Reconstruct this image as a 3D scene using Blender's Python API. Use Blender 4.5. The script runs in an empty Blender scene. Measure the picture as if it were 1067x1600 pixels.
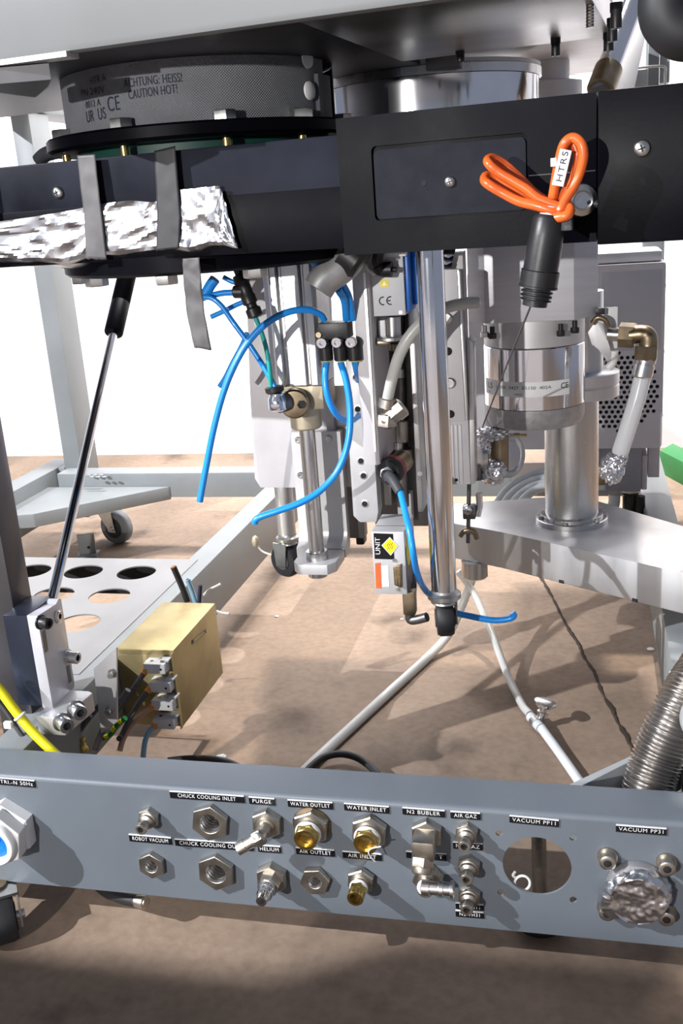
import bpy, bmesh, math, random
from mathutils import Matrix, Vector, noise
R_ = random.Random(7)
S = bpy.context.scene
COL = S.collection

# ------------------------------------------------------------------ camera
F_PX = 1571.27
RIGHT = Vector((0.971858408, 0.225036287, -0.069641254))
DOWN = Vector((0.001439309, -0.301301128, -0.953527954))
FWD = Vector((-0.235561379, 0.926593924, -0.293145931))
CAM = Vector((0.2102459, -0.7504295, 0.6800345))
cd = bpy.data.cameras.new('camera')
cam = bpy.data.objects.new('camera', cd)
COL.objects.link(cam)
cd.sensor_fit = 'HORIZONTAL'
cd.sensor_width = 36.0
cd.lens = F_PX * 36.0 / 1067.0
cd.clip_start = 0.02
mw = Matrix((RIGHT, -DOWN, -FWD)).transposed().to_4x4()
mw.translation = CAM
cam.matrix_world = mw
S.camera = cam

# ------------------------------------------------------------------ light
S.view_settings.view_transform = 'Standard'
S.view_settings.look = 'None'
S.view_settings.gamma = 1.0
S.view_settings.use_curve_mapping = False
S.view_settings.exposure = 0.0

w = bpy.data.worlds.new('hall')
S.world = w
w.use_nodes = True
bg = w.node_tree.nodes['Background']
bg.inputs[0].default_value = (0.70, 0.78, 1.0, 1)
bg.inputs[1].default_value = 0.32


def lamp(name, loc, target, power, size, color, spread=None):
    l = bpy.data.lights.new(name, 'AREA')
    l.shape = 'DISK'
    l.size = size
    l.energy = power
    l.color = color
    if spread:
        l.spread = spread
    o = bpy.data.objects.new(name, l)
    COL.objects.link(o)
    o.location = loc
    o.rotation_euler = (Vector(target) - Vector(loc)).to_track_quat('-Z', 'Y').to_euler()
    return o


# hall lamp hanging behind the machine, between it and the white partition
lamp('ceiling_lamp', (0.12, 1.35, 2.30), (0.05, 0.75, 0.0), 50, 0.05, (1.0, 0.90, 0.80))
# work lamp standing left of the photographer
lamp('work_lamp', (-2.55, -1.60, 2.15), (-0.02, 0.20, 0.30), 235, 0.03, (0.93, 0.95, 1.0))
lamp('front_lamp', (-0.64, -1.96, 0.85), (0.08, 0.3, 0.40), 36, 0.025, (1.0, 0.97, 0.94))
# unseen fill lamp added to brighten the white partition
lamp('partition_fill', (-0.3, 1.25, 2.6), (-0.3, 1.95, 0.7), 60, 0.7, (0.97, 0.97, 1.0), math.radians(110))


# ------------------------------------------------------------------ materials
def mat(name, col, rough=0.5, metal=0.0, col2=None, nscale=40, stretch=(1, 1, 1), bump=0.0, bscale=None,
        rvar=0.0, trans=0.0, ior=1.45, coat=0.0, detail=4, lo=0.35, hi=0.65, alpha=1.0):
    m = bpy.data.materials.new(name)
    m.use_nodes = True
    nt = m.node_tree
    b = nt.nodes['Principled BSDF']
    b.inputs['Roughness'].default_value = rough
    b.inputs['Metallic'].default_value = metal
    b.inputs['IOR'].default_value = ior
    b.inputs['Transmission Weight'].default_value = trans
    b.inputs['Coat Weight'].default_value = coat
    tc = nt.nodes.new('ShaderNodeTexCoord')
    mp = nt.nodes.new('ShaderNodeMapping')
    mp.inputs['Scale'].default_value = stretch
    nt.links.new(tc.outputs['Object'], mp.inputs[0])
    nz = nt.nodes.new('ShaderNodeTexNoise')
    nz.inputs['Scale'].default_value = nscale
    nz.inputs['Detail'].default_value = detail
    nt.links.new(mp.outputs[0], nz.inputs['Vector'])
    rp = nt.nodes.new('ShaderNodeValToRGB')
    rp.color_ramp.elements[0].position = lo
    rp.color_ramp.elements[1].position = hi
    c2 = col2 or tuple(c * 0.82 for c in col)
    rp.color_ramp.elements[0].color = (*c2, 1)
    rp.color_ramp.elements[1].color = (*col, 1)
    nt.links.new(nz.outputs['Fac'], rp.inputs[0])
    nt.links.new(rp.outputs[0], b.inputs['Base Color'])
    if rvar:
        mr = nt.nodes.new('ShaderNodeMapRange')
        mr.inputs[1].default_value = 0.06
        mr.inputs[2].default_value = 0.7
        mr.inputs[3].default_value = rough - rvar
        mr.inputs[4].default_value = rough + rvar
        nt.links.new(nz.outputs['Fac'], mr.inputs[0])
        nt.links.new(mr.outputs[0], b.inputs['Roughness'])
    if bump:
        n2 = nt.nodes.new('ShaderNodeTexNoise')
        n2.inputs['Scale'].default_value = bscale or nscale * 4
        n2.inputs['Detail'].default_value = 3
        nt.links.new(mp.outputs[0], n2.inputs['Vector'])
        bp = nt.nodes.new('ShaderNodeBump')
        bp.inputs['Strength'].default_value = bump
        bp.inputs['Distance'].default_value = 0.001
        nt.links.new(n2.outputs['Fac'], bp.inputs['Height'])
        nt.links.new(bp.outputs[0], b.inputs['Normal'])
    return m


PAINT = mat('grey_paint', (0.21, 0.225, 0.23), 0.42, 0, (0.18, 0.195, 0.20), 9, bump=0.10, bscale=350, rvar=0.06)
PANELP = mat('blue_grey_panel_paint', (0.128, 0.148, 0.170), 0.40, 0, (0.113, 0.131, 0.152), 9, bump=0.10, bscale=350, rvar=0.06)
PAINT_L = mat('light_grey_paint', (0.36, 0.38, 0.39), 0.4, 0, (0.31, 0.33, 0.34), 14, bump=0.05, bscale=300)
TRAYM = mat('tray_paint', (0.25, 0.25, 0.25), 0.36, 0.25, (0.22, 0.22, 0.22), 12, rvar=0.06)
ALU = mat('brushed_aluminium', (0.74, 0.735, 0.73), 0.34, 1, (0.62, 0.615, 0.61), 30, (1, 1, 0.06), rvar=0.07)
ALU_H = mat('brushed_aluminium_plate', (0.62, 0.61, 0.60), 0.33, 1, (0.42, 0.41, 0.40), 16, (0.12, 1, 1), rvar=0.08)
ALU_M = mat('matt_aluminium', (0.60, 0.595, 0.60), 0.46, 0.45, (0.54, 0.535, 0.54), 25)
ALU_ARM = mat('milled_aluminium', (0.68, 0.68, 0.68), 0.42, 0.85, (0.56, 0.56, 0.57), 22, (1, 1, 0.25), rvar=0.08, bump=0.05, bscale=120)
ANOD = mat('pale_anodised_aluminium', (0.56, 0.545, 0.555), 0.5, 0.15, (0.52, 0.50, 0.51), 30)
DKMET = mat('dark_steel', (0.20, 0.19, 0.185), 0.38, 0.9, (0.12, 0.115, 0.11), 18, (1, 1, 0.15), rvar=0.08)
CHROME = mat('chrome', (0.82, 0.82, 0.84), 0.12, 1, (0.74, 0.74, 0.76), 20)
STEEL = mat('stainless_steel', (0.66, 0.65, 0.64), 0.25, 1, (0.56, 0.55, 0.54), 25, (1, 1, 0.1), rvar=0.05)
NICKEL = mat('nickel_plate', (0.56, 0.52, 0.46), 0.33, 1, (0.44, 0.41, 0.36), 60, rvar=0.08)
BRASS = mat('brass', (0.66, 0.48, 0.17), 0.25, 1, (0.50, 0.36, 0.12), 80, rvar=0.06)
BRASS_D = mat('tarnished_bronze', (0.34, 0.27, 0.18), 0.35, 1, (0.22, 0.17, 0.11), 50, rvar=0.08)
DKBR = mat('shaded_bore', (0.05, 0.035, 0.015), 0.5, 0.6)  # shade of the deep bore put into a dark colour
ACCESS = mat('black_plastic_plate', (0.020, 0.021, 0.027), 0.6, 0, (0.016, 0.017, 0.022), 60, bump=0.1, bscale=700)
GOLD = mat('yellow_passivated_sheet', (0.48, 0.39, 0.20), 0.42, 0.7, (0.31, 0.25, 0.12), 14, rvar=0.1, detail=8)
ZINC = mat('zinc_plate', (0.60, 0.60, 0.58), 0.28, 1, (0.46, 0.46, 0.43), 45, rvar=0.08)
BLACKC = mat('black_coated_cover', (0.0035, 0.0035, 0.006), 0.36, 0, (0.002, 0.002, 0.0035), 12, rvar=0.1, bump=0.04, bscale=400)
BLACKD = mat('dusty_black_cover', (0.017, 0.019, 0.030), 0.40, 0, (0.004, 0.0045, 0.008), 11, rvar=0.12, detail=8)
BLACKP = mat('black_plastic', (0.018, 0.017, 0.018), 0.4, 0, (0.011, 0.011, 0.012), 60, bump=0.06, bscale=500)
GREYP = mat('dark_grey_plastic', (0.055, 0.056, 0.062), 0.55, 0, (0.045, 0.046, 0.05), 60, bump=0.12, bscale=700)
RUBBER = mat('black_rubber', (0.014, 0.014, 0.016), 0.55, 0, (0.009, 0.009, 0.01), 40)
RUB_G = mat('grey_rubber', (0.16, 0.175, 0.19), 0.6, 0, (0.12, 0.13, 0.14), 40)
WHITEP = mat('white_plastic', (0.80, 0.80, 0.79), 0.42, 0, (0.74, 0.74, 0.73), 30)
GREYW = mat('pale_grey_plastic', (0.60, 0.61, 0.63), 0.45, 0, (0.55, 0.56, 0.58), 30)
LABELB = mat('black_label_tape', (0.008, 0.008, 0.010), 0.25)
INKW = mat('white_lettering', (0.80, 0.80, 0.80), 0.5)
INKB = mat('black_print', (0.012, 0.012, 0.016), 0.6)
INKD = mat('dark_blue_grey_print', (0.018, 0.022, 0.05), 0.7)
BLUE = mat('blue_hose', (0.015, 0.30, 0.85), 0.28, 0, (0.012, 0.26, 0.76), 20, coat=0.3)
BLUE_D = mat('blue_cover', (0.015, 0.16, 0.62), 0.35, 0, (0.012, 0.13, 0.55), 20)
BLUE_I = mat('blue_insert', (0.01, 0.18, 0.58), 0.4)
GREENC = mat('turquoise_cable', (0.02, 0.40, 0.36), 0.4)
GREEN = mat('green_plastic', (0.012, 0.20, 0.045), 0.45, 0, (0.010, 0.17, 0.04), 10)
GREENG = mat('green_gasket', (0.006, 0.055, 0.042), 0.5)  # green darkened so the gap below the flange reads as shade
YELLOW = mat('yellow_cable', (0.78, 0.70, 0.01), 0.4, 0, (0.70, 0.62, 0.01), 30)
YELST = mat('yellow_sticker', (0.85, 0.72, 0.02), 0.4)
ORANGE = mat('orange_cable', (0.74, 0.135, 0.022), 0.3, 0, (0.62, 0.10, 0.018), 40, coat=0.4)
ORST = mat('orange_sticker', (0.80, 0.13, 0.03), 0.5)
RED = mat('red_ring', (0.30, 0.05, 0.05), 0.4)
PINKW = mat('tan_wire', (0.46, 0.27, 0.19), 0.5)
GREYWIRE = mat('dark_grey_wire', (0.075, 0.072, 0.075), 0.5)
LBLUEW = mat('pale_blue_wire', (0.22, 0.40, 0.52), 0.5)
ORW = mat('orange_ferrule', (0.65, 0.22, 0.03), 0.5)
HOSE = mat('milky_hose', (0.66, 0.66, 0.63), 0.3, 0, (0.58, 0.58, 0.55), 20, trans=0.25)
HOSE_W = mat('clear_white_hose', (0.86, 0.88, 0.90), 0.22, 0, (0.80, 0.82, 0.84), 20, trans=0.2)
CABLEW = mat('pale_grey_cable', (0.60, 0.64, 0.66), 0.45)
BEIGE = mat('beige_end_cap', (0.44, 0.38, 0.27), 0.45, 0.35, (0.40, 0.34, 0.24), 30)
TAPE = mat('black_adhesive_tape', (0.030, 0.029, 0.031), 0.5, 0, (0.02, 0.019, 0.021), 30, rvar=0.08, bump=0.08, bscale=90)
TAPE_G = mat('grey_adhesive_tape', (0.11, 0.105, 0.105), 0.45, 0, (0.07, 0.067, 0.067), 30, rvar=0.08, bump=0.08, bscale=90)
FOIL = mat('crumpled_foil', (0.70, 0.70, 0.72), 0.27, 1, (0.60, 0.60, 0.62), 30, rvar=0.05)
CONTROL = mat('controller_grey', (0.60, 0.60, 0.63), 0.45, 0.1, (0.56, 0.56, 0.59), 20)
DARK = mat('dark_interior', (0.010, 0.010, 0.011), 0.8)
POSTM = mat('bare_dark_steel', (0.15, 0.145, 0.15), 0.28, 0.8, (0.06, 0.062, 0.085), 9, (1, 1, 0.12), rvar=0.08)
TABLE_D = mat('dark_underside', (0.055, 0.055, 0.060), 0.45, 0.3, (0.04, 0.04, 0.045), 20)
BEAM = mat('beam_paint', (0.16, 0.165, 0.165), 0.45, 0, (0.145, 0.15, 0.15), 10, bump=0.04)
CRACKM = mat('crack_filler', (0.040, 0.027, 0.018), 0.9, 0, (0.13, 0.07, 0.03), 22, bump=0.5, bscale=300, lo=0.28, hi=0.42)
WALL = mat('white_partition_sheet', (0.88, 0.87, 0.885), 0.75, 0, (0.85, 0.84, 0.86), 2)
COPPER = mat('copper_end', (0.70, 0.34, 0.14), 0.35, 1)


def floor_mat():
    m = mat('worn_concrete', (0.345, 0.25, 0.178), 0.72, 0, (0.19, 0.138, 0.10), 3.4, detail=9, bump=0.35, bscale=160,
            rvar=0.1, lo=0.3, hi=0.72)
    nt = m.node_tree
    b = nt.nodes['Principled BSDF']
    src = b.inputs['Base Color'].links[0].from_socket
    tc = nt.nodes['Texture Coordinate']
    n = nt.nodes.new('ShaderNodeTexNoise')
    n.inputs['Scale'].default_value = 90
    n.inputs['Detail'].default_value = 8
    nt.links.new(tc.outputs['Object'], n.inputs['Vector'])
    r = nt.nodes.new('ShaderNodeValToRGB')
    r.color_ramp.elements[0].position = 0.30
    r.color_ramp.elements[1].position = 0.62
    r.color_ramp.elements[0].color = (0.82, 0.80, 0.79, 1)
    r.color_ramp.elements[1].color = (1, 1, 1, 1)
    nt.links.new(n.outputs['Fac'], r.inputs[0])
    mx = nt.nodes.new('ShaderNodeMix')
    mx.data_type = 'RGBA'
    mx.blend_type = 'MULTIPLY'
    mx.inputs[0].default_value = 1
    nt.links.new(src, mx.inputs[6])
    nt.links.new(r.outputs[0], mx.inputs[7])
    # oil stains
    n2 = nt.nodes.new('ShaderNodeTexNoise')
    n2.inputs['Scale'].default_value = 7
    n2.inputs['Detail'].default_value = 5
    nt.links.new(tc.outputs['Object'], n2.inputs['Vector'])
    r2 = nt.nodes.new('ShaderNodeValToRGB')
    r2.color_ramp.elements[0].position = 0.28
    r2.color_ramp.elements[1].position = 0.42
    r2.color_ramp.elements[0].color = (0.45, 0.43, 0.42, 1)
    r2.color_ramp.elements[1].color = (1, 1, 1, 1)
    nt.links.new(n2.outputs['Fac'], r2.inputs[0])
    mx2 = nt.nodes.new('ShaderNodeMix')
    mx2.data_type = 'RGBA'
    mx2.blend_type = 'MULTIPLY'
    mx2.inputs[0].default_value = 1
    nt.links.new(mx.outputs[2], mx2.inputs[6])
    nt.links.new(r2.outputs[0], mx2.inputs[7])
    nt.links.new(mx2.outputs[2], b.inputs['Base Color'])
    return m


def weave_mat():
    m = mat('woven_heat_cloth', (0.20, 0.205, 0.225), 0.62, 0, (0.17, 0.175, 0.19), 30)
    nt = m.node_tree
    b = nt.nodes['Principled BSDF']
    tc = nt.nodes['Texture Coordinate']
    sp = nt.nodes.new('ShaderNodeSeparateXYZ')
    nt.links.new(tc.outputs['Object'], sp.inputs[0])
    at = nt.nodes.new('ShaderNodeMath')
    at.operation = 'ARCTAN2'
    nt.links.new(sp.outputs[1], at.inputs[0])
    nt.links.new(sp.outputs[0], at.inputs[1])

    def sine(sock, k):
        mu = nt.nodes.new('ShaderNodeMath')
        mu.operation = 'MULTIPLY'
        mu.inputs[1].default_value = k
        nt.links.new(sock, mu.inputs[0])
        s = nt.nodes.new('ShaderNodeMath')
        s.operation = 'SINE'
        nt.links.new(mu.outputs[0], s.inputs[0])
        return s.outputs[0]
    a = sine(at.outputs[0], 330)
    z = sine(sp.outputs[2], 2500)
    p = nt.nodes.new('ShaderNodeMath')
    p.operation = 'MULTIPLY'
    nt.links.new(a, p.inputs[0])
    nt.links.new(z, p.inputs[1])
    bp = nt.nodes.new('ShaderNodeBump')
    bp.inputs['Strength'].default_value = 0.7
    bp.inputs['Distance'].default_value = 0.0006
    nt.links.new(p.outputs[0], bp.inputs['Height'])
    nt.links.new(bp.outputs[0], b.inputs['Normal'])
    return m


FLOORM = floor_mat()
CLOTH = weave_mat()
for m_ in (BLACKC, BLACKD, ACCESS):
    m_.node_tree.nodes['Principled BSDF'].inputs['Specular IOR Level'].default_value = 0.06


# ------------------------------------------------------------------ geometry helpers
class Frame:
    """a local frame of the place: u along the front, v in depth, w up"""

    def __init__(s, o=(0, 0, 0), yaw=0.0):
        s.m = Matrix.Translation(o) @ Matrix.Rotation(math.radians(yaw), 4, 'Z')
        s.i = s.m.inverted()
        s.c = s.i @ CAM

    def ray(s, x, y):
        d = RIGHT * ((x - 533.5) / F_PX) + DOWN * ((y - 800) / F_PX) + FWD
        return s.i.to_3x3() @ d

    def _at(s, x, y, k, val):
        d = s.ray(x, y)
        return s.c + d * ((val - s.c[k]) / d[k])

    def at(s, x, y, v):
        return s._at(x, y, 1, v)

    def atx(s, x, y, u):
        return s._at(x, y, 0, u)

    def atz(s, x, y, w_):
        return s._at(x, y, 2, w_)

    def px(s, p):
        """size of one picture pixel at a local point"""
        return (s.m @ Vector(p) - CAM).dot(FWD) / F_PX


W = Frame()
U = Frame((0, 0, 0), -5.9)      # the upper assembly stands slightly turned


def perp(ax):
    ax = Vector(ax).normalized()
    t = Vector((0, 0, 1)) if abs(ax.z) < 0.9 else Vector((1, 0, 0))
    a = ax.cross(t).normalized()
    return ax, a, ax.cross(a).normalized()


def spline(pts, n=8):
    P = [Vector(p) for p in pts]
    if len(P) < 3:
        return P
    P = [P[0] * 2 - P[1]] + P + [P[-1] * 2 - P[-2]]
    out = []
    for i in range(1, len(P) - 2):
        p0, p1, p2, p3 = P[i - 1:i + 3]
        for k in range(n):
            t = k / n
            out.append(0.5 * ((2 * p1) + (p2 - p0) * t + (2 * p0 - 5 * p1 + 4 * p2 - p3) * t * t +
                              (3 * p1 - p0 - 3 * p2 + p3) * t ** 3))
    out.append(P[-2])
    return out


class MB:
    def __init__(s, fr=W):
        s.bm = bmesh.new()
        s.fr = fr

    def _poly(s, vs):
        try:
            return s.bm.faces.new(vs)
        except ValueError:
            return None

    def box(s, lo, hi, bev=0.0, rot=None, piv=None):
        lo, hi = Vector(lo), Vector(hi)
        c, d = (lo + hi) / 2, hi - lo
        r = bmesh.ops.create_cube(s.bm, size=1)
        vs = r['verts']
        bmesh.ops.scale(s.bm, vec=[abs(x) for x in d], verts=vs)
        if bev:
            es = list({e for v in vs for e in v.link_edges})
            g = bmesh.ops.bevel(s.bm, geom=es, offset=bev, segments=2, profile=0.6, affect='EDGES')
            vs = list({v for v in g['verts']} | {v for f in g['faces'] for v in f.verts})
        if rot is not None:
            bmesh.ops.rotate(s.bm, cent=(0, 0, 0), matrix=rot, verts=vs)
        bmesh.ops.translate(s.bm, vec=c, verts=vs)
        return s

    def prism(s, pts, vec, bev=0.0):
        vec = Vector(vec)
        a = [s.bm.verts.new(p) for p in pts]
        b = [s.bm.verts.new(Vector(p) + vec) for p in pts]
        n = len(a)
        fs = [s._poly(a), s._poly(list(reversed(b)))]
        for i in range(n):
            fs.append(s._poly([a[i], b[i], b[(i + 1) % n], a[(i + 1) % n]]))
        if bev:
            es = list({e for f in fs if f for e in f.edges})
            bmesh.ops.bevel(s.bm, geom=es, offset=bev, segments=2, profile=0.6, affect='EDGES')
        return s

    def lathe(s, p, axis, prof, n=28, closed=True):
        """prof: (radius, height) pairs along axis; ends are capped when closed"""
        ax, a, b = perp(axis)
        p = Vector(p)
        rings = []
        for r, h in prof:
            rings.append([s.bm.verts.new(p + ax * h + (a * math.cos(2 * math.pi * k / n) + b * math.sin(2 * math.pi * k / n)) * max(r, 1e-5))
                          for k in range(n)])
        for i in range(len(rings) - 1):
            for k in range(n):
                s._poly([rings[i][k], rings[i][(k + 1) % n], rings[i + 1][(k + 1) % n], rings[i + 1][k]])
        if closed:
            s._poly(list(reversed(rings[0])))
            s._poly(rings[-1])
        return s

    def cyl(s, p0, p1, r, r1=None, n=24, ch=0.0):
        p0, p1 = Vector(p0), Vector(p1)
        L = (p1 - p0).length
        r1 = r if r1 is None else r1
        pr = [(r, 0), (r1, L)] if not ch else [(r - ch, 0), (r, ch), (r1, L - ch), (r1 - ch, L)]
        return s.lathe(p0, p1 - p0, pr, n)

    def tube(s, pts, r, n=10, sp=8, cap=True):
        P = spline(pts, sp) if sp else [Vector(p) for p in pts]
        rs = r if callable(r) else (lambda t: r)
        up = None
        rings = []
        for i, p in enumerate(P):
            t = (P[min(i + 1, len(P) - 1)] - P[max(i - 1, 0)]).normalized()
            if up is None:
                _, a, _ = perp(t)
            else:
                a = (up - t * up.dot(t)).normalized()
            up = a
            b = t.cross(a)
            rr = rs(i / max(1, len(P) - 1))
            rings.append([s.bm.verts.new(p + (a * math.cos(2 * math.pi * k / n) + b * math.sin(2 * math.pi * k / n)) * rr) for k in range(n)])
        for i in range(len(rings) - 1):
            for k in range(n):
                s._poly([rings[i][k], rings[i][(k + 1) % n], rings[i + 1][(k + 1) % n], rings[i + 1][k]])
        if cap:
            s._poly(list(reversed(rings[0])))
            s._poly(rings[-1])
        return s

    def plate(s, p, ax_u, ax_v, outer, holes, th):
        """flat plate with real holes: outer/holes are lists of 2D points, thickness along ax_u x ax_v"""
        p, au, av = Vector(p), Vector(ax_u).normalized(), Vector(ax_v).normalized()
        nn = au.cross(av)
        loops = [outer] + holes
        layers = []
        for k in (0, 1):
            vl = [[s.bm.verts.new(p + au * q[0] + av * q[1] + nn * (th * k)) for q in lp] for lp in loops]
            es = [s.bm.edges.new((lp[i], lp[(i + 1) % len(lp)])) for lp in vl for i in range(len(lp))]
            bmesh.ops.triangle_fill(s.bm, use_beauty=True, use_dissolve=False, edges=es, normal=nn if k else -nn)
            layers.append(vl)
        for a, b in zip(*layers):
            for i in range(len(a)):
                j = (i + 1) % len(a)
                s._poly([a[i], a[j], b[j], b[i]])
        return s

    def hexring(s, p, axis, Rr, h, rin=0.0, rot=0.0):
        """hexagonal nut, outer radius Rr, bore rin, from p along axis"""
        ax, a, b = perp(axis)
        out = [(Rr * math.cos(rot + k * math.pi / 3), Rr * math.sin(rot + k * math.pi / 3)) for k in range(6)]
        if rin:
            hole = [(rin * math.cos(2 * math.pi * k / 24), rin * math.sin(2 * math.pi * k / 24)) for k in range(24)]
            return s.plate(p, a, b, out, [hole], h)
        p = Vector(p)
        ch = h * 0.14
        rings = []
        for f, hh in ((1, 0), (1, h - ch), (0.93, h)):
            rings.append([s.bm.verts.new(p + ax * hh + (a * q[0] + b * q[1]) * f) for q in out])
        for i in range(2):
            for k in range(6):
                s._poly([rings[i][k], rings[i][(k + 1) % 6], rings[i + 1][(k + 1) % 6], rings[i + 1][k]])
        s._poly(list(reversed(rings[0])))
        s._poly(rings[-1])
        return s

    def torus(s, p, axis, R1, r, n=32, m=10, a0=0.0, a1=2 * math.pi):
        ax, a, b = perp(axis)
        p = Vector(p)
        full = abs(a1 - a0 - 2 * math.pi) < 1e-4
        rings = []
        N = n if full else n + 1
        for i in range(N):
            t = a0 + (a1 - a0) * i / n
            d = a * math.cos(t) + b * math.sin(t)
            rings.append([s.bm.verts.new(p + d * (R1 + r * math.cos(2 * math.pi * k / m)) + ax * (r * math.sin(2 * math.pi * k / m))) for k in range(m)])
        for i in range(N if full else N - 1):
            A, B = rings[i], rings[(i + 1) % N]
            for k in range(m):
                s._poly([A[k], A[(k + 1) % m], B[(k + 1) % m], B[k]])
        return s

    def grid(s, fn, nu, nv, th=0.0):
        vs = [[s.bm.verts.new(fn(i / nu, j / nv)) for j in range(nv + 1)] for i in range(nu + 1)]
        for i in range(nu):
            for j in range(nv):
                s._poly([vs[i][j], vs[i + 1][j], vs[i + 1][j + 1], vs[i][j + 1]])
        return s

    def crumple(s, c, rad, sc=(1, 1, 1), amp=0.22, freq=1.0, sub=4, seed=0):
        """faceted ball of crumpled foil"""
        r = bmesh.ops.create_icosphere(s.bm, subdivisions=sub, radius=1)
        o = Vector((seed * 3.7, seed * 1.3, seed * 2.1))
        c = Vector(c)
        for v in r['verts']:
            d = v.co.normalized()
            k = abs(noise.noise(d * 2.3 * freq + o)) * 1.2 + abs(noise.noise(d * 5.1 * freq + o)) * 0.7
            d2 = d * (1 + amp * (k - 0.5)) + noise.noise_vector(d * 4 * freq + o) * amp * 0.25
            v.co = c + Vector((d2.x * sc[0], d2.y * sc[1], d2.z * sc[2])) * rad
        return s

    def build(s, name, m, parent=None, smooth=True, angle=38, bev=0.0):
        bm = s.bm
        bmesh.ops.transform(bm, matrix=s.fr.m, verts=bm.verts)
        bmesh.ops.recalc_face_normals(bm, faces=bm.faces)
        lo = Vector((min(v.co.x for v in bm.verts), min(v.co.y for v in bm.verts), min(v.co.z for v in bm.verts)))
        hi = Vector((max(v.co.x for v in bm.verts), max(v.co.y for v in bm.verts), max(v.co.z for v in bm.verts)))
        c = (lo + hi) / 2
        bmesh.ops.translate(bm, vec=-c, verts=bm.verts)
        me = bpy.data.meshes.new(name)
        bm.to_mesh(me)
        bm.free()
        me.materials.append(m)
        if smooth:
            me.polygons.foreach_set('use_smooth', [True] * len(me.polygons))
            me.set_sharp_from_angle(angle=math.radians(angle))
        o = bpy.data.objects.new(name, me)
        COL.objects.link(o)
        o.location = c
        o['_c'] = list(c)
        if bev:
            md = o.modifiers.new('bevel', 'BEVEL')
            md.width = bev
            md.segments = 2
            md.limit_method = 'ANGLE'
            md.angle_limit = math.radians(40)
            md.harden_normals = False
        if parent is not None:
            adopt(o, parent)
        return o


def adopt(o, parent):
    o.parent = parent
    o.matrix_parent_inverse = Matrix.Translation(-Vector(parent['_c']))


ROOTS = []


def thing(name, label, cat, group=None):
    o = bpy.data.objects.new(name, None)
    o.empty_display_size = 0.02
    COL.objects.link(o)
    o['label'] = label
    o['category'] = cat
    o['_c'] = [0, 0, 0]
    if group:
        o['group'] = group
    ROOTS.append(o)
    return o


def tag(o, label, cat, group=None, kind=None):
    if label:
        o['label'] = label
    if cat:
        o['category'] = cat
    if group:
        o['group'] = group
    if kind:
        o['kind'] = kind
    return o


def circ(cx, cy, r, n=28, ry=None):
    return [(cx + r * math.cos(2 * math.pi * k / n), cy + (ry or r) * math.sin(2 * math.pi * k / n)) for k in range(n)]


def rrect(x0, y0, x1, y1, r, n=5):
    o = []
    for cx, cy, a in ((x1 - r, y0 + r, -90), (x1 - r, y1 - r, 0), (x0 + r, y1 - r, 90), (x0 + r, y0 + r, 180)):
        for k in range(n + 1):
            t = math.radians(a + 90 * k / n)
            o.append((cx + r * math.cos(t), cy + r * math.sin(t)))
    return o


def lettering(txt, c, au, av, width, height, m, parent, name='lettering', fr=W, warp=None, spacing=1.0, th=0.0002):
    """flat printed words centred at c, reading along au, upright along av"""
    cu = bpy.data.curves.new('words', 'FONT')
    cu.body = txt
    cu.align_x = 'CENTER'
    cu.align_y = 'CENTER'
    cu.space_character = spacing
    ob = bpy.data.objects.new('words', cu)
    COL.objects.link(ob)
    dg = bpy.context.evaluated_depsgraph_get()
    me = bpy.data.meshes.new_from_object(ob.evaluated_get(dg))
    bm = bmesh.new()
    bm.from_mesh(me)
    bpy.data.objects.remove(ob)
    bpy.data.curves.remove(cu)
    bpy.data.meshes.remove(me)
    x0 = min(v.co.x for v in bm.verts)
    x1 = max(v.co.x for v in bm.verts)
    y0 = min(v.co.y for v in bm.verts)
    y1 = max(v.co.y for v in bm.verts)
    au, av, c = Vector(au).normalized(), Vector(av).normalized(), Vector(c)
    if warp:
        bmesh.ops.subdivide_edges(bm, edges=[e for e in bm.edges if e.calc_length() > 0.15], cuts=2)
    for v in bm.verts:
        s = ((v.co.x - x0) / (x1 - x0) - 0.5) * width
        t = ((v.co.y - y0) / max(1e-6, y1 - y0) - 0.5) * height
        v.co = warp(s, t) if warp else c + au * s + av * t
    mb = MB(fr)
    mb.bm.free()
    mb.bm = bm
    return mb.build(name, m, parent, smooth=False)


# ================================================================== SETTING
fl = MB().box((-3.2, -2.6, -0.05), (2.6, 2.35, 0)).build('floor', FLOORM, smooth=False)
tag(fl, None, None, kind='structure')
wb = MB().box((-3.2, 1.97, 0.0), (2.6, 2.0, 1.7)).build('wall_back', WALL, smooth=False)
tag(wb, None, None, kind='structure')
# unseen stepped blocker added behind the camera to shade the front floor
blocker = MB().box((-3.2, -0.97, 0), (-1.52, -0.95, 1.26)).box((-1.52, -0.97, 0), (-1.40, -0.95, 1.296)).box((-1.40, -0.97, 0), (-1.33, -0.95, 1.26))
blocker.box((-1.33, -0.97, 0), (-0.345, -0.95, 0.405)).box((-0.345, -0.97, 0), (-0.18, -0.95, 0.43)).box((-0.18, -0.97, 0), (0.7, -0.95, 0.405))
blocker = blocker.build('floor_shade_blocker', WALL, smooth=False)
tag(blocker, None, None, kind='structure')
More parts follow.
